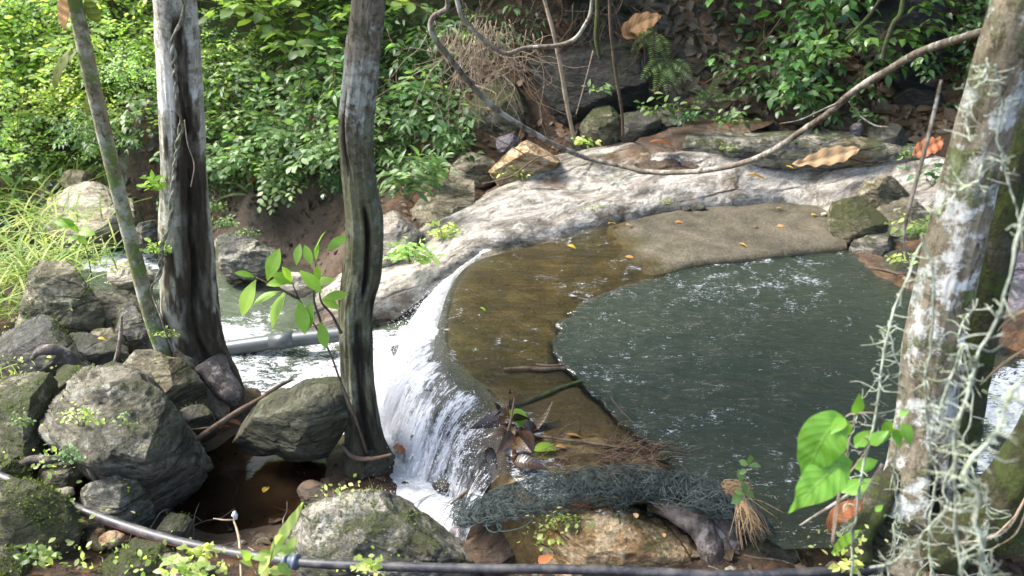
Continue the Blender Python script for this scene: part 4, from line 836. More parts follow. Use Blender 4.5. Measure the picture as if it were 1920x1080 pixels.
# twisting vine
s = np.linspace(0, 1, 400); cl = cr(pxp([(345,-60,3.74,.01),(343,30,3.78,.01),(325,70,3.79,.012),(326,110,3.80,.012),(333,200,3.83,.014),(340,230,3.85,.012),(330,290,3.87,.012),(324,350,3.88,.012),(318,420,3.88,.013),(304,460,3.88,.012),(300,510,3.88,.012),(284,540,3.89,.010),(290,560,3.89,.008)]), 400)
T, A, Bv = frames(cl[:, :3]); parts_ = []
for k in (0, 1):
    ph = (s+.02*np.sin(s*23))*2*np.pi*12+k*np.pi; r = cl[:, 3]*.5*(1+.5*np.sin(s*31))
    parts_.append(tube(cl[:, :3]+A*(np.cos(ph)*r)[:, None]+Bv*(np.sin(ph)*r)[:, None], cl[:, 3]*(.5 if k else .62)*(1+.2*np.sin(s*57+k)), 7))
VF = cat(parts_); solo('twisted_vine', VF, M['branch'], 'two-stranded twisted woody vine climbing the thick pale tree', 'vine', attrs={'dark': np.zeros(len(VF[0])), 'moss': np.full(len(VF[0]), .3)}, loc=tuple(cl[-1, :3]))
wood('creeper', 'thin creeper root hanging loose from the twisted vine to the leaning trunk foot', [(286,555,3.85,.005),(300,590,3.8,.005),(310,620,3.78,.005),(325,660,3.78,.004)], 'branch', 6, 30, .1, 'vine')
wood('creeper', 'hair-thin pale creeper down the dark hollow of the thick pale tree', [(346,225,3.80,.003),(352,270,3.82,.003),(364,310,3.84,.003),(358,350,3.86,.003)], 'twig_pale', 5, 40, .1, 'vine')
# lianas and hanging stems over the bank
wood('liana', 'long bare grey liana sweeping down across the picture and up to the right trunk', [(845,-90,5.2,0.0143),(838,-20,5.2,0.0151),(838,15,5.25,0.0160),(812,32,5.3,0.0185),(810,62,5.3,0.0185),(842,108,5.4,0.0193),(878,152,5.5,0.0185),(912,190,5.6,0.0185),(955,222,5.7,0.0185),(1005,252,5.8,0.0185),(1060,280,5.85,0.0176),(1100,296,5.9,0.0176),(1160,310,5.85,0.0176),(1215,322,5.75,0.0185),(1280,323,5.6,0.0193),(1340,317,5.45,0.0193),(1400,303,5.3,0.0202),(1450,282,5.1,0.0202),(1500,248,4.9,0.0202),(1550,215,4.7,0.0202),(1600,172,4.4,0.0202),(1660,135,4.1,0.0193),(1720,100,3.8,0.0185),(1790,75,3.4,0.0168),(1868,52,2.9,0.0151)], 'branch', 14, 320, .16, 'liana', nsc=14, side_rows=[[(1580,190,4.55,.009),(1545,205,4.5,.006),(1500,225,4.45,.005),(1462,232,4.45,.003)]])
wood('liana', 'thinner brown liana sagging in a V between hanging stems at the top centre', [(848,-60,6.2,.02),(862,20,6.2,.018),(882,50,6.2,.018),(915,80,6.2,.018),(948,100,6.2,.016),(985,90,6.2,.017),(1040,86,6.2,.017),(1075,75,6.2,.016),(1095,50,6.2,.015),(1108,20,6.2,.014),(1112,-40,6.2,.014)], 'branch', 10, 140, .15, 'liana', seed=3)
hs = 'thin stems hanging or standing under the bank overhang'
wood('stem', 'thin brown stem crossing the V-shaped liana, leaning left at the top', [(1005,-60,6.6,.016),(1025,15,6.6,.016),(1040,70,6.6,.017),(1052,130,6.65,.018),(1062,190,6.7,.018),(1072,240,6.75,.017),(1078,265,6.8,.016)], 'twig_pale', 9, 90, .15, 'stem', hs, seed=5)
wood('stem', 'thin reddish stem standing upright right of the V-shaped liana', [(1143,-60,6.7,.015),(1144,30,6.7,.015),(1150,100,6.75,.015),(1158,160,6.8,.014),(1166,210,6.85,.013),(1168,255,6.9,.012)], 'twig', 8, 90, .15, 'stem', hs, seed=6)
wood('stem', 'short mossy stub hanging from above beside the V-shaped liana end', [(1118,-60,6.9,.022),(1120,20,6.9,.022),(1118,70,6.9,.02),(1125,112,6.9,.01)], 'bark_moss', 8, 50, .25, 'stem', hs, seed=7)
wood('stem', 'fine diagonal twig leaning between the two hanging stems', [(1112,95,6.8,.004),(1098,150,6.8,.004),(1080,215,6.8,.004)], 'twig_pale', 5, 30, .1, 'stem', hs, seed=8)
wood('stem', 'mossy crooked stem high in the shaded shrubs at the right', [(1700,-60,6.6,.02),(1690,20,6.6,.02),(1675,45,6.6,.02),(1660,85,6.6,.018),(1655,110,6.6,.014)], 'bark_moss', 8, 60, .2, 'stem', hs, seed=9)
wood('stem', 'slanting mossy branch above the shaded shrubs at the upper right', [(1670,-40,6.9,.012),(1640,15,6.9,.014),(1610,50,6.9,.014),(1585,75,6.9,.01)], 'bark_moss', 7, 40, .2, 'stem', hs, seed=10)
wood('dead_twig', 'white bent dead twig lying in front of the square black rock', [(1592,190,6.6,.007),(1610,215,6.6,.008),(1640,235,6.55,.008),(1665,238,6.5,.006)], 'branch', 6, 30, .15, 'twig')
wood('dead_twig', 'brown forked twigs stretched over the pale boulder on the bank', [(905,345,6.2,.006),(960,330,6.2,.006),(1000,300,6.2,.007),(1030,290,6.2,.004)], 'twig', 6, 40, .2, 'twig', side_rows=[[(1000,300,6.2,.005),(960,275,6.25,.005),(920,255,6.3,.003)]])
# front sticks
wood('stick', 'long dark straight stick leaning against the wedge-shaped boulder', [(548,712,3.75,.006),(520,726,3.65,.011),(488,748,3.55,.014),(450,770,3.45,.015),(410,795,3.35,.014),(362,828,3.25,.011)], 'twig', 10, 70, .12, 'stick', side_rows=[[(410,800,3.35,.006),(385,803,3.34,.006),(355,806,3.33,.004)]])
wood('stick', 'pale upright dead stick standing against the dark rocks at left', [(228,592,4.05,.007),(226,630,4.02,.012),(220,665,3.98,.013),(208,695,3.95,.008)], 'branch', 10, 40, .2, 'stick', seed=5)
wood('root_stub', 'gnarled broken root arching over dark rocks at left', [(60,672,3.7,.012),(72,660,3.7,.022),(95,655,3.7,.028),(125,665,3.72,.026),(150,690,3.72,.03),(180,695,3.75,.02)], 'bark_root', 16, 60, .4, 'root', seed=6)
wood('root_stub', 'grey driftwood root lying along the mossy stones at left edge', [(-30,880,2.95,.022),(20,880,2.95,.024),(60,862,3.0,.022),(100,862,3.0,.022),(140,852,3.02,.016)], 'bark_root', 14, 60, .35, 'root', seed=8)
wood('root_stub', 'short broken root standing against the foot of the domed boulder', [(150,838,2.95,.012),(160,860,2.92,.018),(175,885,2.9,.02),(182,900,2.9,.014)], 'bark_root', 14, 40, .35, 'root', seed=9)
wood('root', 'arching thin root looping over the top of the domed boulder', [(110,770,3.3,.007),(125,735,3.3,.009),(150,715,3.3,.01),(180,700,3.35,.008),(200,715,3.35,.006)], 'branch', 8, 40, .2, 'root', seed=10)
rg = 'dark roots beside the straw tuft'
wood('root', 'thickest black wet root curving down beside the orange rock', [(1215,950,2.62,.02),(1245,950,2.6,.04),(1280,965,2.56,.05),(1320,1000,2.52,.05),(1340,1050,2.48,.055),(1345,1100,2.45,.05)], 'bark_root', 20, 70, .35, 'root', rg, seed=11)
wood('root', 'middle black root with a pale scraped top, ending under the blue-lined pipe', [(1262,940,2.66,.02),(1298,945,2.64,.04),(1335,955,2.6,.045),(1370,1000,2.54,.045),(1385,1050,2.5,.05),(1392,1100,2.46,.045)], 'bark_root', 20, 70, .35, 'root', rg, seed=12)
wood('root', 'slim dark root squeezed between the two thick black ones', [(1260,935,2.64,.015),(1310,975,2.56,.026),(1355,1010,2.52,.025),(1362,1060,2.46,.03),(1362,1100,2.44,.03)], 'bark_root', 14, 60, .3, 'root', rg, seed=13)
wood('stump_spike', 'splintered dark snag leaning left of the lichened trunk foot', [(1655,870,2.5,.008),(1640,905,2.48,.02),(1615,945,2.45,.028),(1590,1000,2.42,.035),(1575,1050,2.4,.035)], 'bark_root', 14, 50, .4, 'snag', seed=14)
wood('root', 'mossy root bulging out from the lichened trunk foot to the left', [(1680,880,2.4,.03),(1650,930,2.36,.05),(1620,985,2.32,.055),(1600,1040,2.28,.06)], 'bark_moss', 20, 60, .4, 'root', seed=15)
wood('bare_root', 'pale thin dead stick lying by the black pipe, left of the trunk foot', [(1500,985,2.45,.004),(1540,960,2.42,.006),(1580,935,2.4,.007),(1620,905,2.4,.006)], 'branch', 8, 30, .2, 'stick', seed=16)
# ---------------------------------------------------------------- lichened twigs hanging in front of the right trunk
def lichen_twig(label, rows, seed, r=.005, spur=26, sl=.05):
    P = cr(pxp(rows), 90); rs = np.random.RandomState(seed); P[:, :3] += np.column_stack([fbm(np.column_stack([np.arange(90)*.12, np.full(90, seed*3.1+k), np.zeros(90)]), 1, 3, seed+k) for k in range(3)])*[.014, .014, .004]
    P[:, 3] *= .47; P[:, 3] *= 1+.45*fbm(np.column_stack([np.arange(90)*.5, np.zeros(90), np.zeros(90)]), 1, 3, seed)
    L = [tube(P, 0, 7, True)]
    sp_ = []
    for k in range(spur):
        i = rs.randint(3, 87); d = nrm(rs.randn(3)*[1, .8, .6]); l = sl*(.3+rs.rand()); q = P[i, :3]; m = q+d*l*.55+rs.randn(3)*.006; e = m+nrm(d+rs.randn(3)*.5)*l*.5
        sp_.append(tube(cr([q, m, e], 7), np.linspace(.0018, .0009, 7), 4))
        if rs.rand() < .5: f_ = m+nrm(rs.randn(3))*l*.4; sp_.append(tube(np.array([m, (m+f_)/2+rs.randn(3)*.003, f_]), [.0015, .0012, .0008], 4))
    V, Fc = cat(L+sp_)
    solo('lichen_twig', (V, Fc), M['twig_lichen'], label, 'twig', 'pale lichened twigs hanging in front of the right trunk', attrs={'dark': np.zeros(len(V)), 'moss': np.zeros(len(V))}, loc=tuple(P[0, :3]))
lt = [([(1860,110,1.9,.006),(1830,165,1.9,.006),(1818,215,1.9,.006),(1822,265,1.88,.005)], 'short curved lichened twig highest on the leaning right trunk'),
 ([(1862,120,1.9,.005),(1876,190,1.9,.006),(1872,260,1.88,.006),(1890,320,1.86,.006),(1905,400,1.84,.006),(1915,470,1.82,.005)], 'lichened twig running down the upper right edge over the trunk'),
 ([(1890,310,1.75,.006),(1850,300,1.75,.006),(1830,340,1.75,.007),(1790,365,1.78,.006),(1760,400,1.8,.005)], 'lichened twig bent like a hook over the middle of the right trunk'),
 ([(1730,455,1.9,.006),(1695,530,1.88,.006),(1665,605,1.86,.007),(1650,690,1.84,.007),(1640,780,1.82,.0075),(1622,850,1.8,.007),(1608,950,1.78,.007),(1590,1110,1.74,.007)], 'leftmost long lichened twig, hanging clear in front of the pool'),
 ([(1668,600,1.95,.004),(1678,660,1.93,.005),(1695,740,1.9,.005),(1678,860,1.88,.006),(1682,960,1.86,.006),(1665,1100,1.83,.006)], 'lichened twig branching from the leftmost one, with seedling leaves at its middle'),
 ([(1735,440,1.7,.005),(1752,560,1.7,.006),(1740,680,1.68,.007),(1735,800,1.66,.007),(1752,900,1.64,.007),(1742,1000,1.62,.007),(1760,1110,1.6,.007)], 'long lichened twig hanging down the pale face of the right trunk'),
 ([(1925,340,1.45,.007),(1885,520,1.43,.007),(1835,680,1.42,.008),(1800,790,1.4,.008),(1790,900,1.4,.008),(1800,1110,1.38,.009)], 'thick blurred lichened twig slanting from the right edge to the bottom'),
 ([(1925,700,1.2,.006),(1870,800,1.2,.007),(1820,880,1.2,.009),(1830,960,1.18,.009),(1855,1110,1.16,.010)], 'nearest and most blurred lichened twig at the lower right'),
 ([(1800,640,1.5,.005),(1765,760,1.5,.006),(1790,860,1.48,.006),(1760,960,1.46,.006),(1700,1030,1.45,.006),(1630,1065,1.45,.006)], 'lichened twig curling left along the black pipe at the bottom'),
 ([(1830,560,1.8,.004),(1800,640,1.78,.005),(1822,740,1.76,.005),(1815,860,1.74,.006),(1850,960,1.72,.006),(1840,1100,1.7,.006)], 'slim lichened twig over the mossy second stem'),
 ([(1640,720,2.0,.0022),(1610,770,2.0,.0022),(1590,850,2.0,.002),(1580,900,2.0,.002)], 'hair-thin drooping lichened twig over the pool, left of all the others')]
for k, (rw, lb) in enumerate(lt): lichen_twig(lb, rw, 100+k, spur=70 if k > 2 and k < 10 else 26)
wood('dead_twig', 'bare brown twig crossing in front of the mossy rocks at the pool corner', [(1765,150,2.2,.004),(1740,260,2.2,.006),(1718,340,2.2,.006),(1700,410,2.2,.006),(1695,450,2.2,.004),(1705,500,2.2,.004)], 'branch', 7, 50, .15, 'twig', seed=31)
wood('dead_twig', 'yellow-brown fern-like twig at the right edge over the purple rock', [(1930,580,2.6,.004),(1890,600,2.6,.005),(1860,630,2.6,.005),(1830,660,2.6,.003)], 'straw', 6, 30, .3, 'twig', seed=32)
wood('dead_twig', 'second yellow-brown twig at the right edge, just over the white water', [(1930,650,2.5,.004),(1890,675,2.5,.005),(1855,705,2.5,.004),(1838,722,2.5,.003)], 'straw', 6, 30, .3, 'twig', seed=33)
wood('bare_root', 'bundle of thin reddish rootlets under the lower right mossy stem', [(1925,930,2.0,.004),(1890,990,2.0,.005),(1850,1010,2.0,.004),(1800,1018,2.0,.003)], 'twig_pale', 6, 30, .2, 'root', seed=34, side_rows=[[(1930,940,2.0,.003),(1905,1000,2.0,.003),(1860,1030,2.0,.003)],[(1910,960,2.0,.002),(1870,1000,2.0,.003),(1830,1025,2.0,.002)]])
# ---------------------------------------------------------------- plants
def hit(px, py, y0=2., y1=16.):
    ys_ = np.linspace(y0, y1, 500); d = ray(px, py); P = CAM+d[None]*(ys_/d[1])[:, None]; t = terrz(P); k = np.argmax(P[:, 2] < t)
    return np.array([P[k, 0], P[k, 1], t[k]]) if P[k, 2] < t[k] else P[-1]
rs = np.random.RandomState(77)
KW = dict(
 oval=dict(nstem=13, height=1.15, spread=1.0, arch=.55, twigs=10, twl=.42, leaf=.108, shape=SH_OVAL, gap=.50, flat=.85, facew=.7),
 fine=dict(nstem=15, height=1.2, spread=1.1, arch=.5, twigs=12, twl=.32, leaf=.062, shape=SH_SMALL, gap=.55, flat=.5, facew=.5),
 lance=dict(nstem=11, height=.9, spread=.9, arch=.6, twigs=8, twl=.34, leaf=.12, shape=SH_LANCE, gap=.42, flat=.6, facew=.7, droop=.05),
 dark=dict(nstem=10, height=1.0, spread=.9, arch=.6, twigs=8, twl=.36, leaf=.115, shape=SH_BROAD, gap=.5, flat=.7, facew=.6, droop=.04))
MT = dict(oval='leaf_mid', fine='leaf_bright', lance='leaf_mid', dark='leaf_dark')
LBL = dict(oval='round-leaved green shrub in the thicket on the back bank', fine='fine-leaved yellow-green shrub in the sunlit thicket at the far left',
 lance='narrow-leaved glossy green shrub in the thicket on the back bank', dark='dark broad-leaved shrub in the shade of the right-hand bank')
GRP = dict(oval='round-leaved shrubs on the back bank', fine='fine-leaved shrubs at the far left', lance='narrow-leaved shrubs on the back bank', dark='dark shrubs in the shaded right bank')
proto = {}
def put(kind, x, y, sc=1., rz=None, label=None, dz=-.05, grp=True):
    v = rs.randint(0, 4); key = (kind, v); rz = rs.uniform(-.6, .6) if rz is None else rz; loc = (x, y, tz(x, y)+dz)
    if key not in proto:
        o = shrub('shrub', label or LBL[kind], 'shrub', loc, MT[kind], group=GRP[kind] if grp else None, seed=200+sum(map(ord, kind))+v, **dict(KW[kind], leaf=KW[kind]['leaf']*(.72, 1, 1.3, 1.0)[v], twl=KW[kind]['twl']*(.9, 1, 1.15, 1.3)[v], twigs=KW[kind]['twigs']+(3, 0, -2, -3)[v])); o.rotation_euler = (0, 0, rz); o.scale = (sc,)*3; proto[key] = o; return o
    o = dup(proto[key], loc, rz, sc, label or LBL[kind]); o['group'] = GRP[kind]
    if not grp and 'group' in o: del o['group']
    return o
LM = [(-400, 'beyond the left edge'), (20, 'at the left edge'), (150, 'behind the leaning thin trunk'), (250, 'between the leaning trunk and the pale tree'), (340, 'behind the pale-barked tree'), (470, 'just right of the pale-barked tree'), (580, 'midway between the two big trunks'), (680, 'behind the fluted tree'), (790, 'just right of the fluted tree'), (900, 'by the dry root tangle'), (1100, 'beyond the dry root tangle')]
RW = ['at the foot of the bank', 'low on the bank', 'halfway up the bank', 'high on the bank', 'at the top of the bank']
KD = dict(oval='round-leaved green shrub', fine='fine-leaved yellow-green shrub', lance='narrow-leaved glossy shrub', dark='dark broad-leaved shrub')
def where(k, x, y, row):
    px = 960+F*x/(y*cp+(H-tz(x, y))*sp); return ('%s %s, %s' % (KD[k], RW[row], min(LM, key=lambda q: abs(q[0]-px))[1])).replace(' of the bank, between the leaning trunk and the pale tree', ' of the bank, between thin and pale trunks')
for row, (yy, z0) in enumerate([(8.15, 0), (8.9, 0), (9.8, 0), (10.9, 0), (12.4, 0)]):
    for x in np.arange(-8.2, .6 if row else -.2, .78):
        x_ = x+rs.uniform(-.3, .3); y_ = yy+rs.uniform(-.3, .3)+max(0, -x_-3.2)*(.28 if row < 2 else .1)
        if row == 0 and x_ < -4.2: y_ += .3
        kind = 'fine' if (x_ < -3.3+.25*row or rs.rand() < .12) else ('oval' if rs.rand() < .68 else 'lance')
        put(kind, x_, y_, rs.uniform(.85, 1.2)*(1+.12*row), label=where(kind, x_, y_, row))
for (px, py, sc, k) in [(430,345,.62,'dark'),(520,335,.6,'oval'),(575,320,.7,'lance'),(620,335,.55,'dark'),(480,300,.75,'oval'),(650,280,.8,'oval'),(730,300,.7,'lance'),(820,255,.6,'lance'),(240,270,.7,'lance'),(160,290,.7,'fine'),(40,250,.9,'fine'),(100,200,.9,'fine'),(10,330,.8,'fine')]:
    h_ = hit(px, py); put(k, h_[0], h_[1], sc, label=where(k, h_[0], h_[1], 0))
# right, shaded bank
DB = 'dark broad-leaved shrub '
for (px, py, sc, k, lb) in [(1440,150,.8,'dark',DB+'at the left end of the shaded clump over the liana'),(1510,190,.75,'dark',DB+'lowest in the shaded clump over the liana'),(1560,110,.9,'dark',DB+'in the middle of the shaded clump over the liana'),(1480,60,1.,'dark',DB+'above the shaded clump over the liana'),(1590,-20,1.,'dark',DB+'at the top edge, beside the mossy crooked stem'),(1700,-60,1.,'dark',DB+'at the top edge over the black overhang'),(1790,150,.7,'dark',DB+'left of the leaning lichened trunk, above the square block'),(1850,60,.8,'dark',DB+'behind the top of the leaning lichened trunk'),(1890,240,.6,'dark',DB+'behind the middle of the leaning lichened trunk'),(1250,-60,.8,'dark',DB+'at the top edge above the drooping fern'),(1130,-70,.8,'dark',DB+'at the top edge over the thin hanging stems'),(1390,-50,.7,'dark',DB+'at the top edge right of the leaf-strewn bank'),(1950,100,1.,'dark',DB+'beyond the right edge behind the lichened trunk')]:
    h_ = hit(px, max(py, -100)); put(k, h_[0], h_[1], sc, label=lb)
# overhanging trees above the bank, their crowns closing the view of the sky from the water
for i, (x, y, z, r) in enumerate([(.6,9.3,4.3,1.5),(2.6,9.2,4.2,1.6),(4.7,9.0,4.3,1.6),(6.6,8.0,4.4,1.5),(-1.4,9.9,4.6,1.4),(1.6,10.8,6.3,1.9),(4.2,10.9,6.5,2.0),(-1.0,12.0,7.0,2.0),(7.2,5.6,4.6,1.5),(3.4,7.3,5.2,1.3),(5.4,6.6,5.3,1.3)]):
    gz = tz(x+.3, y+.9)
    t = thing('bank_tree', 'leafy tree overhanging the back bank, mostly above the picture', 'tree', (x+.3, y+.9, gz), 'trees overhanging the back bank')
    (bV, bF), (LV, LF, la) = crown((x, y, z), (r, r*.8, r*.5), 1500, .17, 300+i, 30)
    tv = tube(cr([(x+.3, y+.9, gz-.2, .11), (x+.2, y+.7, (gz+z)/2, .09), (x, y, z-.3, .06)], 30), 0, 12, True, None, .15, 4, i)
    for nm, q, m_ in (('trunk', tv, 'bark_brown'), ('branch', (bV, bF), 'bark_brown')): part(nm, q, M[m_], t, {'dark': np.zeros(len(q[0])), 'moss': np.zeros(len(q[0]))})
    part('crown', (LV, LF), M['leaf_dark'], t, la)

for i, (bx, by, x, y, z, r) in enumerate([(3.4,-.6,1.6,3.6,6.6,2.1),(5.6,3.2,4.4,3.4,6.8,2.0),(4.9,5.6,3.4,5.9,7.3,2.0),(1.6,-1.2,-.4,5.2,7.4,1.9),(2.6,9.0,1.3,6.3,7.0,2.0),(6.6,5.8,6.2,6.0,7.4,2.0)]):
    gz = tz(bx, by); t = thing('shade_tree', 'tall tree outside the picture whose crown shades the pool', 'tree', (bx, by, gz), 'tall trees shading the pool')
    (bV, bF), (LV, LF, la) = crown((x, y, z), (r, r, r*.35), 1700, .19, 340+i, 34)
    tv = tube(cr([(bx, by, gz-.2, .15), (bx*.9+x*.1, by*.9+y*.1, gz+1.8, .13), ((bx+x)/2, (by+y)/2, z-1.8, .1), (x, y, z-.5, .06)], 40), 0, 12, True, None, .15, 4, i)
    for nm, q, m_ in (('trunk', tv, 'bark_brown'), ('branch', (bV, bF), 'bark_brown')): part(nm, q, M[m_], t, {'dark': np.zeros(len(q[0])), 'moss': np.zeros(len(q[0]))})
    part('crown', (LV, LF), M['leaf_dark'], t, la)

def sprig(name, label, catg, stems, lm, leafL, shape, per, seed, sm='stem_green', r=.003, group=None, spread=.9, up=(0, -.45, 1.), leafs=None, opp=False):
    """stems: list of pixel paths [(px,py,y)...] from the ground up; per leaves along each (or explicit leaf list)"""
    rs_ = np.random.RandomState(seed); tb = []; pos, dr, ups, sz = [], [], [], []
    for rw in stems:
        P = cr(np.array([Y(*q) for q in rw]), 20); tb.append(tube(P, np.linspace(r, r*.4, 20), 5)); T = frames(P)[0]
        for k in range(per):
            i = int(5+14*(k+.5)/per); a = k*2.4+rs_.rand()
            sdv = nrm(np.cross(T[i], [0, 1, .3])); sdir = sdv*(1 if k % 2 else -1)
            d = nrm(sdir*spread+T[i]*.5+rs_.randn(3)*.28+np.array([0, -.25, -.1])); pos.append(P[i]); dr.append(d); ups.append(nrm(np.array(up)+rs_.randn(3)*.3)); sz.append(leafL*(.65+.5*rs_.rand()))
        pos.append(P[-1]); dr.append(nrm(T[-1]+np.array([0, -.3, 0]))); ups.append(np.array(up)); sz.append(leafL*.9)
    for (px, py, y, dx, dy, L) in (leafs or []):   # explicit leaf: base pixel, direction in the picture, length m
        p = Y(px, py, y); pos.append(p); dr.append(nrm(RT*dx+UP*(-dy)-FWD*.25+rs_.randn(3)*.1)); ups.append(nrm(-FWD+UP*.6+rs_.randn(3)*.25)); sz.append(L)
    t = thing(name, label, catg, tuple(Y(*stems[0][0])), group)
    V = cat(tb); part('stem', V, M[sm], t, {'dark': np.zeros(len(V[0])), 'moss': np.zeros(len(V[0]))})
    lv, lf, at = leaves(pos, dr, ups, np.array(sz), shape, seed); part('leaves', (lv, lf), M[lm], t, at)
    return t
def fan(px, py, y, n, L, ang0, ang1, seed, dy=.1):
    rs_ = np.random.RandomState(seed); b0 = Y(px, py, y); pxm = F/((b0-CAM)@FWD); out = []
    for k in range(n):
        a = math.radians(ang0+(ang1-ang0)*(k+rs_.rand()*.8)/n); l = L*pxm*(.6+.5*rs_.rand())
        out.append([(px+rs_.randn()*4, py, y), (px+math.cos(a)*l*.5, py-math.sin(a)*l*.55, y-dy*rs_.rand()), (px+math.cos(a)*l, py-math.sin(a)*l*.85, y-dy*2*rs_.rand())])
    return out
sprig('leafy_plant', 'bright glossy narrow-leaved plant at the slab, right of the fluted tree', 'plant', fan(765,375,6.0,13,.42,35,150,1,.15), 'leaf_mid', .125, SH_LANCE, 8, 1)
sprig('leafy_plant', 'second narrow-leaved plant with upright shoots just above the pinkish cracked rock', 'plant', fan(800,345,6.3,7,.33,50,120,2,.15), 'leaf_mid', .12, SH_LANCE, 7, 2)
sprig('leafy_plant', 'low yellow-green broad-leaved weeds on the slab beside the fluted tree', 'plant', fan(770,495,5.4,12,.24,15,165,3,.1), 'leaf_bright', .07, SH_BROAD, 6, 3)
sprig('leafy_plant', 'small weed patch growing from the crack in the slab under the weathered rock', 'plant', fan(835,455,5.7,7,.17,25,155,4,.1), 'leaf_bright', .06, SH_BROAD, 5, 4)
sprig('strap_plant', 'strap-leaved plant with long arching blades under the back thicket', 'plant', [[(475,372,7.0),(476,366,7.0),(478,360,7.0)]], 'leaf_mid', .3, SH_STRAP, 0, 5, leafs=[(475,368,7.0,-1,-.75,.45),(476,368,7.0,-.7,-1,.42),(478,368,7.0,-.2,-1,.42),(480,368,7.0,.15,-1,.38),(480,370,7.0,.7,-.8,.4),(474,370,7.0,-1,-.35,.42),(482,370,7.0,.9,-.35,.35),(478,368,7.0,.4,-1,.34),(477,368,7.0,-.45,-1,.36)])
sprig('sapling', 'young sapling with pale lime leaves and dark stem rising from beside the fluted tree', 'sapling',
 [[(688,850,3.3),(665,780,3.3),(640,720,3.3),(618,660,3.3),(590,610,3.3),(560,560,3.3),(548,530,3.3)],[(612,648,3.3),(600,600,3.3),(588,560,3.3),(590,520,3.3),(592,490,3.3)],[(640,625,3.32),(622,590,3.32),(602,565,3.3),(598,530,3.3)],[(560,560,3.3),(530,545,3.28),(500,530,3.28),(480,520,3.28)]],
 'leaf_lime', .1, leaf_shape(.42, 6, .18, .2, wmax=.55), 0, 6, sm='twig', r=.008, leafs=[(556,500,3.3,.15,-1,.10),(590,478,3.3,.25,-1,.12),(585,500,3.3,-.3,-1,.10),(610,470,3.3,.9,-.6,.11),(555,535,3.3,-1,-.5,.12),(548,528,3.3,-1,.05,.11),(560,505,3.3,.9,.45,.15),(540,540,3.3,-.45,1,.19),(560,560,3.3,.35,1,.16),(575,540,3.3,1,-.2,.13),(500,530,3.28,.35,-1,.16),(482,520,3.28,-.6,1,.18),(602,560,3.3,1,-.15,.12),(600,600,3.3,.25,.9,.13),(600,560,3.3,.9,.4,.10),(530,545,3.28,-1,.25,.14),(585,560,3.3,-.2,1,.15)])
sprig('sapling', 'slim seedling with two yellow-lit leaves standing in the sun at the far left', 'sapling', [[(172,520,4.9),(165,480,4.9),(152,440,4.9),(141,425,4.9)],[(153,442,4.9),(148,435,4.9)]], 'leaf_lime', .1, SH_BROAD, 0, 7, sm='twig', r=.004, leafs=[(141,425,4.9,-1,-.35,.13),(145,432,4.9,1,.12,.13),(146,440,4.9,.8,.8,.09),(150,440,4.9,-.9,.6,.09)])
# big-leaved climber at the pool edge
t = sprig('big_leaf_plant', 'plant with two large heart-shaped light green leaves over the pool, left of the right trunk', 'plant',
 [[(1562,1025,1.75),(1570,960,1.75),(1578,905,1.75),(1588,850,1.75),(1603,778,1.75)],[(1560,1020,1.74),(1566,960,1.74),(1578,895,1.74),(1586,822,1.74)],[(1603,778,1.75),(1595,776,1.75),(1585,782,1.74)],[(1603,775,1.75),(1640,775,1.76),(1660,790,1.78)],[(1578,905,1.75),(1610,865,1.75),(1630,835,1.75)]], 'leaf_big', .07, SH_BROAD, 0, 8, sm='twig_pale', r=.0028,
 leafs=[(1600,840,1.8,.7,-.9,.07),(1600,880,1.8,1,-.35,.075),(1592,930,1.8,.8,-.9,.075),(1575,925,1.78,.7,-.55,.07),(1660,788,1.8,.1,1,.06),(1672,800,1.8,.35,1,.06),(1690,790,1.8,.4,1,.065),(1685,782,1.8,.6,-.7,.035),(1640,960,1.75,.8,-.6,.03)])
def hero_leaf(par, label, rows, mat, y, dy=0., fold=.16, cup=.0, name='leaf_blade', thick=None):
    """flat-grown leaf from a midrib path and half widths: rows (px,py,halfwidth_px,ydist)"""
    A = cr(np.array([list(Y(a, b_, yy))+[hw/F*((Y(a, b_, yy)-CAM)@FWD)] for a, b_, hw, yy in rows]), 28); T = frames(A[:, :3])[0]
    N = nrm(-FWD+UP*.35); S_ = nrm(np.cross(T, N)); cols = np.linspace(-1, 1, 13); V = []; lu = []
    for i in range(28):
        for c_ in cols: V.append(A[i, :3]+S_[i]*c_*A[i, 3]+N*(abs(c_)*fold-c_*c_*fold*.55)*A[i, 3]+N*.004*math.sin(i*1.1+c_*2)); lu.append((i/27, c_, 0))
    V = np.array(V); at = {'rnd': np.full(len(V), .4), 'lu': np.array(lu)}
    if par is not None: return part(name, (V, gridF(28, 13)), M[mat], par, at, label=label)
    return V, gridF(28, 13), at
hero_leaf(t, 'upper big leaf with a pale brown eaten scar', [(1582,783,3,1.75),(1570,790,26,1.73),(1545,820,44,1.71),(1525,860,32,1.7),(1510,890,8,1.7),(1505,900,1,1.7)], 'leaf_big', 1.7)
hero_leaf(t, 'lower big leaf with a long pointed tip', [(1598,868,3,1.72),(1580,870,24,1.7),(1550,892,36,1.68),(1520,920,29,1.66),(1495,946,9,1.65),(1478,962,1,1.65)], 'leaf_big', 1.7)
sprig('climber', 'thin climbing stem with pairs of small green leaves rising from the straw tuft', 'climber', [[(1505,1060,2.35),(1480,1010,2.35),(1440,950,2.33),(1410,920,2.33),(1404,890,2.33),(1405,870,2.33)],[(1440,955,2.33),(1415,935,2.33),(1395,925,2.33)]], 'leaf_mid', .05, SH_OVAL, 0, 9, r=.0022,
 leafs=[(1404,872,2.33,-.8,-.5,.04),(1404,872,2.33,.9,-.1,.04),(1402,880,2.33,-.9,.5,.035),(1392,905,2.33,-.3,-1,.05),(1395,925,2.33,-.8,.5,.06),(1396,922,2.33,.9,.3,.045),(1390,900,2.33,.2,.9,.05)])
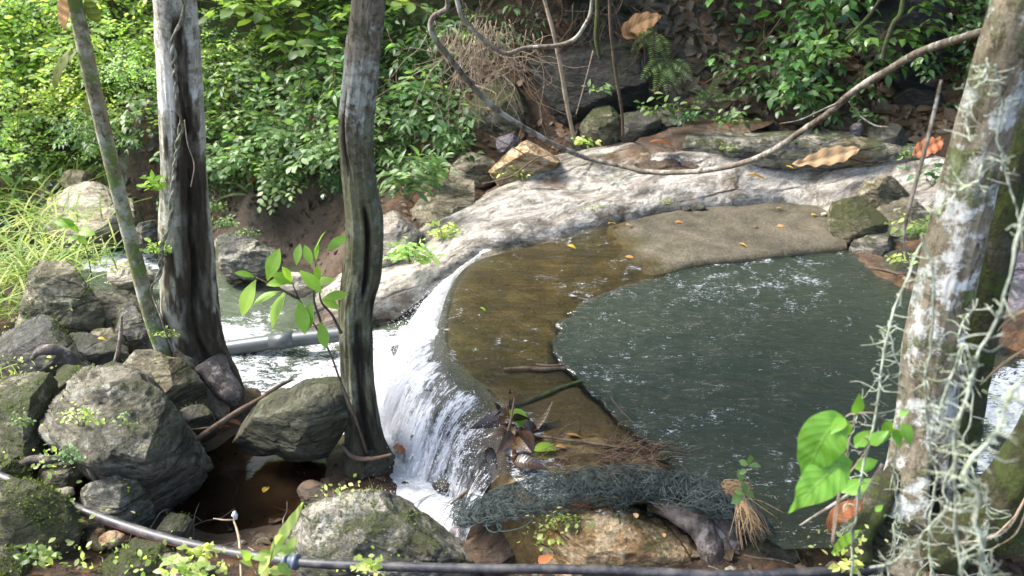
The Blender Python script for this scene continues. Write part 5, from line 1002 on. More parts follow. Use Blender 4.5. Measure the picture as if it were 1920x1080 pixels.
sprig('seedling', 'tall pale grass-like leaf and seedling leaves over the pipe coupling', 'seedling', [[(500,1105,2.0),(503,1070,2.0),(508,1045,2.0),(515,1020,2.0)],[(500,1105,2.0),(480,1070,2.0),(470,1050,2.0)]], 'leaf_bright', .06, SH_BROAD, 2, 10,
 leafs=[(508,1045,2.0,-.9,-.2,.06),(508,1040,2.0,-.7,.9,.07),(515,1035,2.0,1,-.3,.07),(530,1040,2.0,.8,-.9,.06),(540,1030,2.0,.6,-1,.05),(505,1060,2.0,-.5,1,.06),(520,1055,2.0,.8,.5,.06)])
V, Fc, at = hero_leaf(None, '', [(498,1062,2,2.0),(515,1030,9,2.0),(535,995,10,2.0),(555,965,7,2.0),(568,942,1,2.0)], 'leaf_bright', 2.0)
o = solo('broad_grass', (V, Fc), M['leaf_bright'], 'single broad bright green blade slanting up beside the pipe coupling', 'plant', attrs=at)
dl = 'small weeds and seedlings on the near bank'
for k, (px, py, y, n, L, lf, m_, lb) in enumerate([
 (345,1085,2.2,6,.12,.045,'leaf_bright','creeping seedlings below the hose, right of the pale-topped mossy rock'),
 (375,1050,2.3,5,.08,.035,'leaf_bright','small seedlings tucked directly under the striped hose'),
 (230,800,2.78,4,.07,.022,'leaf_mid','tiny creeping leaves trailing on the domed boulder'),
 (150,800,2.95,9,.12,.026,'leaf_bright','weeds filling the cleft between the two left mossy boulders'),
 (130,870,2.85,8,.10,.026,'leaf_mid','low weeds at the bottom of the cleft left of the domed boulder'),
 (40,800,3.0,7,.08,.026,'leaf_mid','low leafy weeds on the edge boulder at left'),
 (70,1060,2.2,5,.09,.04,'leaf_mid','dark green weeds on the lowest mossy boulder at left'),
 (690,1072,2.3,4,.07,.035,'leaf_bright','little green leaves beside the black pipe under the bottom centre rock'),
 (1050,1000,2.55,12,.14,.02,'leaf_grass','feathery grassy weed on the left shoulder of the orange rock'),
 (1370,240,6.7,6,.2,.075,'leaf_mid','small green plant standing on the wet rock at the back'),
 (1290,235,6.8,5,.2,.07,'leaf_dark','small dark plant on the steep rock behind the wet orange rock'),
 (1500,200,6.9,9,.35,.10,'leaf_mid','glossy plant with lime shoots behind the long liana'),
 (1560,120,7.0,8,.35,.09,'leaf_bright','shrub shoot with pale new leaves high in the shaded bank'),
 (1530,290,6.6,6,.2,.07,'leaf_mid','drooping leafy plant at the back edge of the slab under the liana'),
 (1620,230,6.7,4,.15,.06,'leaf_dark','small plant beside the round stone at the back'),
 (1700,300,6.0,4,.12,.05,'leaf_mid','little plant between the square black rock and the rust leaf'),
 (1720,450,4.9,6,.22,.06,'leaf_bright','fern-like bright weed on the rock at the pool corner'),
 (1690,500,4.9,5,.14,.045,'leaf_bright','low weed hanging over the water at the pool corner'),
 (1745,350,4.9,5,.25,.06,'leaf_mid','weed growing up behind the lichened trunk'),
 (1240,225,6.9,7,.3,.08,'leaf_mid','leafy sprig in front of the black rock wall'),
 (1095,275,6.6,4,.14,.06,'leaf_bright','small bright sprig where the liana touches the rocks'),
 (1130,180,7.0,3,.16,.06,'leaf_mid','tiny sprig between the hanging stems'),
 (860,300,6.6,6,.22,.07,'leaf_dark','dark ferny plant below the dry root tangle'),
 (960,340,6.4,6,.16,.05,'leaf_bright','weeds in the seam between the tan boulder and the slab'),
 (1110,400,6.0,5,.12,.03,'leaf_grass','grassy tuft in the crack of the pale slab'),
 (1250,385,6.1,5,.08,.025,'leaf_grass','short grass in the crack nearest the dry concrete'),
 (1365,285,6.4,4,.1,.04,'leaf_grass','small grass tuft on the bluish ledge'),
 (420,430,6.3,12,.15,.035,'leaf_mid','low green herb patch on the mud behind the rotten trunk'),
 (460,450,6.1,10,.12,.03,'leaf_mid','low green herb patch above the lumpy grey rock'),
 (400,400,6.6,10,.15,.035,'leaf_mid','low herbs right behind the rotten trunk'),
 (310,635,3.85,6,.08,.03,'leaf_grass','tuft of tiny weeds on the thick root of the thin leaning tree'),
 (295,480,4.0,6,.1,.04,'leaf_bright','small climbing leaves on the left side of the pale-barked tree'),
 (290,360,4.0,5,.12,.05,'leaf_lime','bright leaf cluster sprouting left of the pale-barked tree'),
 (1590,1075,2.2,4,.08,.035,'leaf_bright','pale yellow-green leaves at the trunk foot by the black pipe')]):
    sprig('weed', lb, 'weed', fan(px, py, y, n, L, 20, 160, 400+k, .06), m_, lf, SH_BROAD if m_ != 'leaf_grass' else SH_LANCE, 5, 400+k, r=.0015)
# hanging leaves of the thin tree and shrubs near it
for (rows, m_, lb) in [([(448/3.,297/3.,1,3.72),(425/3.,297/3.,5,3.71),(370/3.,330/3.,11,3.7),(330/3.,400/3.,10,3.69),(312/3.,470/3.,6,3.68),(308/3.,515/3.,1,3.68)],'leaf_old','limp olive leaf hanging left of the slender leaning tree'),
 ([(118,-20,2,3.6),(118,5,10,3.6),(119,30,11,3.59),(119,45,6,3.58),(120,58,1,3.58)],'leaf_orange','yellow-brown dying leaf hanging at the top left corner'),
 ([(160,-5,2,3.7),(168,10,11,3.7),(175,25,13,3.69),(182,38,7,3.69),(184,44,1,3.69)],'leaf_old','dark green leaf just right of the slender leaning tree at the top'),
 ([(168,175,2,3.9),(164,190,6,3.9),(163,205,6,3.9),(165,218,1,3.9)],'leaf_old','small olive leaf tucked behind the slender leaning tree')]:
    V, Fc, at = hero_leaf(None, '', rows, m_, 3.7); solo('hanging_leaf', (V, Fc), M[m_], lb, 'leaf', attrs=at)
# grasses
def grass(px, py, y, n, L, seed, label, spreadm=.15, name='grass_clump'):
    n = int(n*.68)
    rs_ = np.random.RandomState(seed); b0 = Y(px, py, y); pos = b0+np.column_stack([rs_.randn(n)*spreadm, rs_.randn(n)*spreadm*.6, rs_.rand(n)*.02])
    a = rs_.rand(n)*2*np.pi; d = np.column_stack([np.cos(a)*.45, np.sin(a)*.45-.15, np.ones(n)*(.6+.6*rs_.rand(n))]); u = np.column_stack([-np.cos(a), -np.sin(a), np.ones(n)*.5])*-1
    V, Fc, at = leaves(pos, d, -u, .78*L*(.5+.7*rs_.rand(n)), SH_BLADE, seed)
    V[:, 2] = np.maximum(V[:, 2], b0[2]-.15)
    solo(name, (V, Fc), M['leaf_grass'], label, 'grass', 'sunlit grass clumps at the left', attrs=at, loc=tuple(b0))
for k, (px, py, y, n, L, s_, lb) in enumerate([(60,520,5.0,130,.42,.16,'tall sunlit grass clump behind the pointed boulder'),(15,590,4.6,120,.4,.16,'yellow-green grass clump at the left edge beside the pointed boulder'),(130,490,5.3,90,.32,.15,'grass clump between the pointed boulder and the rapids'),
 (20,470,5.8,130,.5,.2,'pale grass clump at the left edge in front of the pale bedrock hump'),(90,420,6.6,110,.42,.2,'grass clump on the pale bedrock hump'),(10,680,4.1,80,.25,.12,'short grass over the flat-topped dark boulder'),(180,505,5.0,50,.24,.1,'thin grass beside the slim seedling'),
 (0,400,7.2,140,.55,.3,'far grass clump at the left edge under the thicket'),(150,350,7.9,120,.4,.3,'grass fringe under the thicket behind the pale hump'),(20,530,5.2,120,.45,.2,'dense bright grass clump overlapping the left edge'),(60,350,8.2,110,.45,.3,'farthest grass clump at the left under the thicket')]):
    grass(px, py, y, n, L, 500+k, lb, s_)
# ferns on the shaded bank
def fern(px, py, y, L, ang, seed, label):
    rs_ = np.random.RandomState(seed); pos, dr, up, sz, tb = [], [], [], [], []
    for a in ang:
        a_ = math.radians(a); d = nrm(RT*math.cos(a_)+UP*math.sin(a_)-FWD*.4); P = [Y(px, py, y)]
        for k in range(16): P.append(P[-1]+d*L/16); d = nrm(d+np.array([0, 0, -.07]))
        P = np.array(P); tb.append(tube(P, np.linspace(.003, .001, 17), 3)); T = frames(P)[0]
        for k in range(2, 17):
            for s_ in (-1, 1):
                sd_ = nrm(np.cross(T[k], -FWD+UP*.5))*s_; pos.append(P[k]); dr.append(nrm(sd_+T[k]*.35)); up.append(-FWD+UP*.7); sz.append(L*.32*(1-(k/17.5))**.7*min(1, k/5))
    t = thing('fern', label, 'fern', tuple(Y(px, py, y))); V = cat(tb); part('stem', V, M['stem_green'], t, {'dark': np.zeros(len(V[0])), 'moss': np.zeros(len(V[0]))})
    lv, lf, at = leaves(pos, dr, up, np.array(sz), leaf_shape(.25, 2, .1, .1), seed); part('frond', (lv, lf), M['leaf_mid'], t, at)
fern(1250,110,7.2,.32,[-90,-60,-120,200,-20],1,'drooping fern on the shaded bank above the wet orange rock')
fern(1230,60,7.3,.3,[200,160,-60,-100],2,'small fern at the top of the shaded bank beside dry leaves')
fern(1330,190,7.1,.22,[30,80,130,160],3,'tiny fern in the litter behind the wet rock')
fern(1745,410,4.8,.2,[-100,-70,200,20,80],4,'pale fern hanging on the mossy rock beside the lichened trunk')
# dry root tangle on the bank
rs_ = np.random.RandomState(9); tb = []
for k in range(120):
    x0 = 900+rs_.randn()*45; y0 = 60+rs_.rand()*60; pts = [Y(x0, y0-30, 6.7+rs_.rand()*.5)]
    d = np.array([rs_.randn()*.4, 0, -1.])
    L = .25+.75*rs_.rand()
    for j in range(7): pts.append(pts[-1]+nrm(d)*L/7); d = d+rs_.randn(3)*[.55, .2, .45]
    tb.append(tube(cr(pts, 16), np.linspace(.0035, .0015, 16), 3))
V = cat(tb); solo('root_tangle', V, M['twig_pale'], 'tangle of dry pale rootlets hanging from the bank over the long liana', 'roots', attrs={'dark': np.zeros(len(V[0])), 'moss': np.zeros(len(V[0]))}, loc=tuple(Y(900, 100, 6.9)))
rs_ = np.random.RandomState(19); tb = []
for k in range(150):
    x0 = rs_.uniform(400, 1230); y0 = rs_.uniform(120, 260) if x0 < 830 else rs_.uniform(-20, 90); pts = [Y(x0, y0, 7.3+rs_.rand()*.5)]; d = np.array([rs_.randn()*.5, 0, -1.]); L = .3+.6*rs_.rand()
    for j in range(6): pts.append(pts[-1]+nrm(d)*L/6); d = d+rs_.randn(3)*[.4, .2, .4]
    tb.append(tube(cr(pts, 12), np.linspace(.005, .002, 12), 3))
V = cat(tb); o = solo('hanging_vines', V, M['twig'], 'thin brown vines and roots hanging under the thicket and the dark overhang', 'vines', kind='stuff', attrs={'dark': np.zeros(len(V[0])), 'moss': np.zeros(len(V[0]))}, loc=tuple(Y(600, 300, 7.5)))
# leaf litter on the dark bank and forest floor
def litter(label, regions, n, L, mat, seed, zoff=.015):
    rs_ = np.random.RandomState(seed); pos = []
    for (x0, x1, y0, y1, w_) in regions:
        k = int(n*w_); xy = np.column_stack([rs_.uniform(x0, x1, k), rs_.uniform(y0, y1, k)]); pos.append(np.column_stack([xy, terrz(xy)+zoff]))
    pos = np.vstack(pos); N = len(pos); d = rs_.randn(N, 3)*[1, 1, .3]; e = .05
    gx_ = (terrz(pos[:, :2]+[e, 0])-terrz(pos[:, :2]-[e, 0]))/(2*e); gy_ = (terrz(pos[:, :2]+[0, e])-terrz(pos[:, :2]-[0, e]))/(2*e)
    nn = nrm(np.column_stack([-gx_, -gy_, np.ones(N)])); d = nrm(d-nn*(d*nn).sum(1)[:, None]+nn*.1); u = nrm(nn+rs_.randn(N, 3)*.3)
    V, Fc, at = leaves(pos, d, u, L*(.5+rs_.rand(N)), SH_BROAD, seed)
    meta(part('leaf_litter', (V, Fc), M[mat], attrs=at), label, 'leaf litter', kind='stuff')
litter('brown dead leaves covering the shaded right-hand bank', [(.6,5.5,6.9,9.2,1.)], 5200, .13, 'leaf_litter', 1)
litter('small brown dead leaves and bits on the stony ground at the front left', [(-2.8,-.3,2.1,4.2,.6),(-.3,1.9,2.1,2.8,.3)], 900, .045, 'leaf_litter', 2)
litter('dead leaves and bits on the mud bank behind the big trunks', [(-2.4,-.5,5.9,7.4,1.)], 420, .05, 'leaf_litter', 5)
litter('dead leaves scattered under the back thicket', [(-5,.6,6.9,8.8,1.)], 1500, .09, 'leaf_litter', 3)
# ground cover: tiny herbs under the thicket
rs_ = np.random.RandomState(33); xy = np.column_stack([rs_.uniform(-7.5, -.4, 5200), rs_.uniform(7.0, 13.5, 5200)]); kp = fbm(np.column_stack([xy, xy[:, 0]*0]), .9, 3, 8) > -.25; xy = xy[kp]; N = len(xy)
pos = np.column_stack([xy, terrz(xy)+.03+.12*rs_.rand(N)]); d = nrm(rs_.randn(N, 3)*[1, 1, .4]+[0, -.4, .2]); u = nrm(rs_.randn(N, 3)*.5+[0, -.5, 1])
V, Fc, at = leaves(pos, d, u, .05+.06*rs_.rand(N), SH_OVAL, 3); meta(part('ground_cover', (V, Fc), M['leaf_mid'], attrs=at), 'low leafy ground cover under the thicket on the back bank', 'ground cover', kind='stuff')

# moss tufts on the shaded-side boulders: tiny blades where damp
rs_ = np.random.RandomState(3); pos, dr, sz = [], [], []
for (P, mat, y, size, seed) in BL:
    if mat not in ('rock_grey', 'rock_mossy', 'rock_bluish', 'rock_orange', 'rock_dark') or y > 4.9: continue
    N_ = nrm(P-P.mean(0)); n = int(5200*size*size/.09*(1.6 if mat == 'rock_mossy' else .7)*.35); i = rs_.randint(0, len(P), max(60, min(n, 4500)))
    msk = fbm(P[i], 5.5, 4, seed+2) + .35*N_[i, 2] - (0. if mat == 'rock_mossy' else .16)+rs_.randn(len(i))*.04
    i = i[(msk > .1) & (N_[i, 2] > -.1)]
    pos.append(P[i]+rs_.randn(len(i), 3)*.004); dr.append(N_[i]+rs_.randn(len(i), 3)*.55+[0, 0, .3]); sz.append(.008+.012*rs_.rand(len(i)))
pos, dr, sz = np.vstack(pos), np.vstack(dr), np.concatenate(sz)
V, Fc, at = leaves(pos, dr, nrm(rs_.randn(len(pos), 3)), sz, leaf_shape(.45, 2, .2, .3), 5)
meta(part('moss', (V, Fc), M['moss'], attrs=at), 'tiny moss and liverwort tufts growing on the damp near boulders', 'moss', kind='stuff')
rs_ = np.random.RandomState(71); pos = []
for (px, py, y, n, sp_) in [(150,810,3.05,60,.07),(120,860,2.95,60,.08),(60,840,3.1,50,.12),(180,760,3.15,40,.06),(30,700,3.7,60,.15),(60,620,4.3,60,.15),(190,470,5.2,60,.15),(90,960,2.6,40,.10),(140,1040,2.45,40,.08),(300,1055,2.4,60,.10),(400,1070,2.3,50,.08),(640,915,2.75,25,.05),(690,1060,2.4,40,.06),(1030,1010,2.55,60,.05),(1060,985,2.55,40,.05),(1590,1020,2.2,30,.06)]:
    pos.append(Y(px, py, y)+rs_.randn(n, 3)*sp_*[1, .5, .45])
pos = np.vstack(pos); N = len(pos); V, Fc, at = leaves(pos, nrm(rs_.randn(N, 3)+[0, -.3, .5]), nrm(rs_.randn(N, 3)*.5+[0, -.5, .9]), .012+.022*rs_.rand(N), SH_OVAL, 6)
meta(part('creeping_leaves', (V, Fc), M['leaf_bright'], attrs=at), 'small creeping leaves among the boulders of the near bank', 'creeper', kind='stuff')
# ---------------------------------------------------------------- pipes
def Mz(rows): return np.array([list(Z(a, b_, z))+[r] for a, b_, z, r in rows])
def zero(V): return {'dark': np.zeros(len(V)), 'moss': np.zeros(len(V))}
def stripe(P, r, dirv, w_, n=200):
    C = cr(P, n); T = frames(C[:, :3])[0]; dv = np.array(dirv, float); N = nrm(dv-T*(T@dv)[:, None]); S_ = np.cross(T, N); cols = []
    for a in np.linspace(-w_, w_, 5): cols.append(C[:, :3]+(N*math.cos(a)+S_*math.sin(a))*(C[:, 3:4]*1.03))
    return np.stack(cols, 1).reshape(-1, 3), gridF(n, 5)
HP = Mz([(-120,838,-.06,.021),(0,893,-.08,.021),(110,940,-.09,.021),(230,985,-.09,.021),(330,1015,-.09,.021),(430,1036,-.09,.021),(505,1047,-.075,.021),(535,1052,-.07,.021)])
h = thing('striped_hose', 'black water hose with a dull red stripe coming in from the left edge', 'hose', tuple(HP[3, :3]))
part('hose_tube', tube(HP, 0, 20, True, 160, .012, 30, 1), M['hose'], h); part('red_stripe', stripe(HP, 0, -FWD*.9-UP*.55, .16), M['red_line'], h)
BP = Mz([(545,1053,-.07,.017),(620,1058,-.06,.018),(760,1063,-.05,.018),(900,1066,-.04,.018),(1050,1067,-.03,.018),(1200,1072,-.03,.018),(1350,1078,-.03,.018),(1500,1074,-.02,.018),(1650,1066,-.02,.018),(1800,1062,-.01,.018),(1960,1062,-.01,.018),(2200,1060,.0,.018)])
h = thing('black_pipe', 'black water pipe with a thin blue line running along the bottom to the right edge', 'pipe', tuple(BP[5, :3]))
part('pipe_tube', tube(BP, 0, 20, True, 240, .012, 30, 2), M['hose'], h); part('blue_line', stripe(BP, 0, -FWD*.55-UP*.9, .08, 260), M['blue_line'], h)
C_ = Z(548, 1053, -.07); D_ = nrm(Z(575, 1056, -.07)-Z(520, 1050, -.07)); 
h = thing('pipe_coupling', 'grey-blue threaded coupling joining the striped hose to the black pipe', 'coupling', tuple(C_))
part('sleeve', tube(np.array([C_-D_*.035, C_-D_*.02, C_+D_*.0, C_+D_*.03]), np.array([.024, .025, .025, .022]), 24), M['coupling'], h)
for a, nm in ((-.028, 'nut'), (.012, 'nut')):
    q = tube(np.array([C_+D_*(a-.008), C_+D_*(a+.010)]), .031, 12); part(nm, q, M['coupling'], h, smooth=False)
GP = pxp([(330,672,4.75,.052),(410,656,4.75,.052),(520,640,4.75,.052),(600,631,4.75,.052),(672,623,4.75,.052)])
h = thing('grey_pipe', 'large grey drain pipe crossing behind the trunks just above the white water', 'pipe', tuple(GP[2, :3])); part('pipe_tube', tube(GP, 0, 32, True, 60), M['steel_pipe'], h)
for a, b_ in (((508,642),(552,636)),((395,658),(416,655))):
    part('socket', tube(np.array([Y(a[0], a[1], 4.75), Y(b_[0], b_[1], 4.75)]), .0555, 32), M['steel_pipe'], h)
# ---------------------------------------------------------------- fishing net heap
cl = cr(np.array([list(Z(a, b_, z))+[w_, h_] for a, b_, z, w_, h_ in [(862,968,-.20,.07,.04),(900,958,-.14,.11,.05),(960,945,-.05,.13,.06),(1030,930,.01,.13,.065),(1110,915,.04,.11,.06),(1200,910,.05,.105,.06),(1280,922,.05,.10,.055),(1350,945,.05,.10,.055),(1400,972,.03,.08,.045),(1430,1005,-.02,.05,.03)]]), 100)
T, A, Bv = frames(cl[:, :3]); Aw = nrm(np.cross(T, [0, 0, 1.])); Up_ = nrm(np.cross(Aw, T)); Up_ *= np.sign(Up_[:, 2:]); rs_ = np.random.RandomState(4)
tb = []
for layer, (sc_, sd_) in enumerate(((1.0, 1), (.8, 3), (.55, 2), (1.12, 5))):
    ns, nth = 56, 14; G = np.zeros((ns, nth, 3))
    for i in range(ns):
        u = i/(ns-1)*99; k = int(min(u, 98)); f = u-k
        c_ = (cl[k]*(1-f)+cl[k+1]*f)*np.array([1, 1, 1, .78, .85])
        for j in range(nth):
            th = 2*np.pi*(j+.5*(i % 2))/nth; G[i, j] = c_[:3]+Aw[k]*math.cos(th)*c_[3]*sc_+Up_[k]*(math.sin(th)*c_[4]*sc_+.01)
    q = G.reshape(-1, 3); G = G+np.stack([fbm(q, 9, 3, 70+sd_*3+m_) for m_ in range(3)], 1).reshape(G.shape)*.032+rs_.randn(*G.shape)*.0045+np.stack([fbm(q, 30, 2, 90+sd_*3+m_) for m_ in range(3)], 1).reshape(G.shape)*.010
    for j in range(nth):       # zig-zag twine runs, both ways
        for off in (0, 1):
            path = np.array([G[i, (j+(off*((i+1)//2)) - (1-off)*(i//2)) % nth] for i in range(ns)])
            tb.append(tube(path, .0016, 3, cap=False))
NV = cat(tb); net = thing('fishing_net', 'heap of dark green knotted fishing net draped across the near end of the weir', 'net', tuple(cl[50, :3]))
part('netting', NV, M['net'], net)
rp = Mz([(1090,890,.05,.0022),(1060,915,.03,.0022),(1030,940,.0,.0022),(980,955,-.05,.0022),(930,968,-.1,.0022),(913,980,-.13,.0022),(915,993,-.15,.0022),(930,998,-.15,.0022),(940,988,-.14,.0022),(932,982,-.13,.0022),(940,996,-.14,.0022),(975,990,-.13,.0022),(1000,975,-.1,.0022)])
part('draw_cord', tube(rp, 0, 6, True, 120), M['net_rope'], net)
# net fringe hanging in the foam
tb = []
for k in range(26):
    x0 = 858+rs_.rand()*60; a = Z(x0, 940+rs_.randn()*8, -.25); tb.append(tube(cr([a, a+rs_.randn(3)*.03+[-.03, .03, -.03], a+rs_.randn(3)*.05+[-.08, .08, -.09]], 10), .0012, 3))
part('loose_twine', cat(tb), M['net'], net)
# straw tuft
tb = []; b0 = Y(1385, 925, 2.45)
for k in range(55):
    a = rs_.randn(3)*.012; m_ = Y(1355+rs_.rand()*20, 905+rs_.rand()*14, 2.45)+rs_.randn(3)*.008; e = Y(1425+rs_.randn()*16, 990+rs_.randn()*18, 2.38)+rs_.randn(3)*.01; q = Y(1400, 912, 2.45)+rs_.randn(3)*.015
    tb.append(tube(cr([q, m_, b0+a+[0, 0, -.01], (b0+e)/2+rs_.randn(3)*.012, e], 18), .0011, 3))
V = cat(tb); solo('straw_tuft', V, M['straw'], 'tuft of frayed straw-coloured rope fibres hanging over the end of the net', 'tuft', loc=tuple(b0))
# root mat caught on the weir above the net
tb = []
for k in range(150):
    p = Z(1000+rs_.rand()*50 if k < 30 else 1110+rs_.rand()*110, 850+rs_.randn()*16, .01); d = nrm(np.array([1, rs_.randn()*.5-.2, rs_.randn()*.25])); L = .08+.2*rs_.rand(); P_ = [p]
    for j in range(6): P_.append(P_[-1]+d*L/6); d = nrm(d+rs_.randn(3)*.35); P_[-1][2] = max(.0, min(P_[-1][2], .07))
    tb.append(tube(cr(P_, 14), .0016, 3))
V = cat(tb); solo('root_mat', V, M['twig'], 'mat of fine brown rootlets washed up on the weir just above the net', 'roots', attrs=zero(V[0]), loc=tuple(Z(1150, 850, 0)))
def zw_(name, label, rows, mat, catg='stick', n=50, noise=.2, seed=1, sides=8):
    P = Mz(rows); V, Fc = tube(P, 0, sides, True, n, noise, 12, seed); return solo(name, (V, Fc), M[mat], label, catg, attrs=zero(V), loc=tuple(P[0, :3]))
zw_('stick', 'long thin stick lying on the weir from the leaf clump towards the pool', [(985,815,.03,.006),(1040,822,.02,.007),(1100,830,.02,.007),(1160,838,.02,.006),(1210,845,.01,.004)], 'twig')
zw_('stick', 'mossy branch lying under water along the near part of the weir', [(968,762,.0,.008),(1010,745,.0,.011),(1050,728,.0,.011),(1090,715,-.01,.010),(1120,708,-.03,.006)], 'bark_moss', seed=2)
zw_('stick', 'orange-brown waterlogged stick across the weir edge, middle of the near part', [(945,692,.004,.008),(985,690,.006,.011),(1020,692,.006,.012),(1060,690,.0,.009)], 'twig', seed=3)
zw_('stick', 'short orange-brown stick beside the waterlogged one at the pool edge', [(1005,683,.012,.006),(1030,686,.012,.008),(1060,684,.0,.006)], 'twig', seed=4)
zw_('stick', 'dark stick standing out of the leaf clump, pointing down into the foam', [(965,745,.10,.004),(955,800,.05,.006),(942,850,-.1,.006),(930,905,-.3,.004)], 'twig', seed=5)
zw_('stick', 'short dark stick lying on the net in the foam', [(845,945,-.3,.004),(865,930,-.26,.007),(885,912,-.22,.005)], 'twig', seed=6)
zw_('stick', 'small black stub sticking up from the orange leaf in the foam', [(768,842,-.38,.006),(770,830,-.34,.007),(772,818,-.30,.006),(778,816,-.29,.003)], 'twig', seed=7)
zw_('stick', 'thin dark forked stick half sunk on the weir, below the green leaf', [(1145,745,.005,.002),(1160,765,.005,.002),(1185,790,.004,.002)], 'twig', seed=8)
tw = zw_('dead_twig', 'pale dead stem with a tuft of white fluff standing by the muddy puddle', [(452,1085,-.12,.004),(450,1030,-.13,.005),(446,1000,-.13,.005),(438,975,-.12,.004)], 'twig_pale', seed=9)
q = cr(Mz([(438,975,-.12,.004),(420,975,-.12,.004),(400,972,-.12,.002)]), 12); part('side_twig', tube(q, 0, 5), M['twig_pale'], tw, zero(tube(q, 0, 5)[0]))
S_, f_ = cube_sphere(8); c_ = Z(440, 966, -.12); N_ = S_*np.array([.011, .009, .022])*(1+.5*fbm(S_, 2.5, 3, 3))[:, None]+c_; part('fluff', (N_, f_), M['foam'], tw)
# ---------------------------------------------------------------- single fallen leaves
def fallen(px, py, z, L, ang, mat, label, shape=SH_HERO, seed=0, curl=1., tilt=.15, name='fallen_leaf'):
    rs_ = np.random.RandomState(seed+px); a = math.radians(ang); d = np.array([math.cos(a), math.sin(a), tilt*.5]); u = np.array([rs_.randn()*tilt, rs_.randn()*tilt-.2*curl*0, 1.])
    V, Fc, at = leaves([Z(px, py, z)-nrm(d)*L*.5], [d], [u], L, shape, seed, rnd=np.array([rs_.rand()]))
    c = V.mean(0); V[:, 2] += fbm(V, 9/L*.1, 3, seed)*.12*L
    return solo(name, (V, Fc), M[mat], label, 'leaf', attrs=at, loc=tuple(c))
FL = [(1548,302,.36,.62,12,None,''),(1738,276,.40,.30,30,None,''),
 (1415,327,.33,.17,10,'leaf_orange','pale orange leaf lying on the slab left of the big tan leaf'),(1480,311,.33,.08,-30,'leaf_yellow','tiny yellow leaf beside the stalk of the big tan leaf'),
 (1590,383,.20,.09,70,'leaf_rust','small orange-red leaf on the slab above the dry end of the weir'),(1071,461,.012,.085,-20,'leaf_yellow','bright yellow leaf floating on the far part of the weir'),
 (1181,481,.012,.10,-15,'leaf_orange','orange leaf floating right of the bright yellow one'),(905,577,.012,.055,-40,'leaf_lime','tiny green leaf on the water of the weir near the lip'),
 (1274,415,.055,.10,-5,'leaf_orange','pale orange leaf on the dry concrete near the slab edge'),(1147,417,.05,.10,25,'leaf_yellow','pale olive-yellow leaf at the far edge of the concrete'),(1180,420,.05,.09,30,'leaf_tan','pale tan leaf next to the olive-yellow one at the far edge of the concrete'),
 (1393,457,.055,.09,-30,'leaf_yellow','yellow leaf on a brown stain of the dry concrete'),(1466,423,.055,.11,-5,'leaf_orange','pinkish leaf in the middle of the dry concrete'),(1461,389,.06,.075,0,'leaf_yellow','small yellow leaf at the top of the dry concrete'),(1527,401,.06,.085,15,'leaf_yellow','yellow leaf beside a white pebble at the right end of the concrete'),
 (1418,424,.055,.05,0,'leaf_rust','small brown leaf on the dry concrete left of the pinkish one'),
 (972,778,.03,.16,-60,'leaf_lime','green oval leaf standing in the brown leaf clump on the weir'),(1025,838,.03,.14,20,'leaf_lime','green oval leaf lying near the thin stick on the weir'),
 (757,842,-.40,.15,-15,'leaf_rust','orange-brown curled leaf caught in the foam by the fluted tree'),(1075,813,.02,.10,0,'leaf_orange','orange leaf beside the thin stick on the weir'),(1052,836,.02,.07,0,'leaf_orange','small tan leaf touching the green one on the weir'),(990,862,.01,.06,45,'leaf_orange','small bright orange leaf on the wet weir above the net'),
 (968,1008,-.30,.10,-55,'leaf_yellow','yellow leaf in the brown gap left of the orange rock'),(1150,890,.09,.04,0,'leaf_rust','tiny rust leaf lying on top of the net'),
 (1023,1045,-.12,.13,60,'leaf_rust','pinkish brown leaf leaning on the orange rock above the black pipe'),(1192,965,.02,.055,90,'leaf_tan','small tan leaf upright between the root and the orange rock'),(1245,1002,.0,.035,80,'leaf_orange','tiny orange leaf on the orange rock'),(1095,940,.02,.14,5,'leaf_rust','reddish leaf lying under the net on the orange rock'),
 (585,765,-.10,.055,-25,'leaf_tan','small tan leaf on the face of the wedge-shaped boulder'),(498,915,-.445,.085,85,'leaf_yellow','narrow yellow leaf floating on the muddy puddle'),(98,938,-.03,.075,10,'leaf_rust','rust leaf lying over the striped hose'),(118,957,-.08,.03,0,'leaf_yellow','tiny yellow leaf under the striped hose'),
 (440,790,-.40,.11,-10,'leaf_rust','reddish leaf on dark soil beside the long dark stick'),(420,800,-.42,.09,40,'leaf_rust','second reddish leaf by the long dark stick, nearer the domed boulder'),(190,634,-.05,.05,0,'leaf_yellow','tiny yellow leaf on the dark block below the sloping slab'),
 (482,335,.05,.2,60,'leaf_rust','curled brown leaf hanging in the strap-leaved plant'),(1040,35,.9,.55,40,'leaf_dry','huge curled brown leaf caught above the V-shaped liana'),(1190,60,.95,.42,-20,'leaf_dry','large brown leaf lodged in the bank left of the small fern'),
 (1145,212,.6,.14,80,'leaf_tan','pale curled leaf on the rock between hanging stems'),(1240,265,.5,.24,10,'leaf_rust','long reddish leaf lying on the wet orange rock'),(1320,30,1.1,.4,50,'leaf_dry','large brown leaf high on the shaded bank'),(1410,80,1.0,.35,70,'leaf_rust','orange-brown long leaf on the shaded bank near dark shrubs'),(1310,120,.9,.3,20,'leaf_rust','orange-brown leaf in the middle of the leaf-strewn bank'),
 (1220,165,.75,.28,110,'leaf_dry','brown leaf against the black rock left of the drooping fern'),(1545,940,.1,.0,0,None,None)]
for k, (px, py, z, L, an, m_, lb) in enumerate(FL):
    if .05 < L < .14 and m_ != 'leaf_lime': L *= .8
    if m_: fallen(px, py, z, L, an, m_, lb, seed=k, tilt=.5 if L > .25 else .2, shape=leaf_shape(.5 if k != 0 else .42, 10, .3, .35))
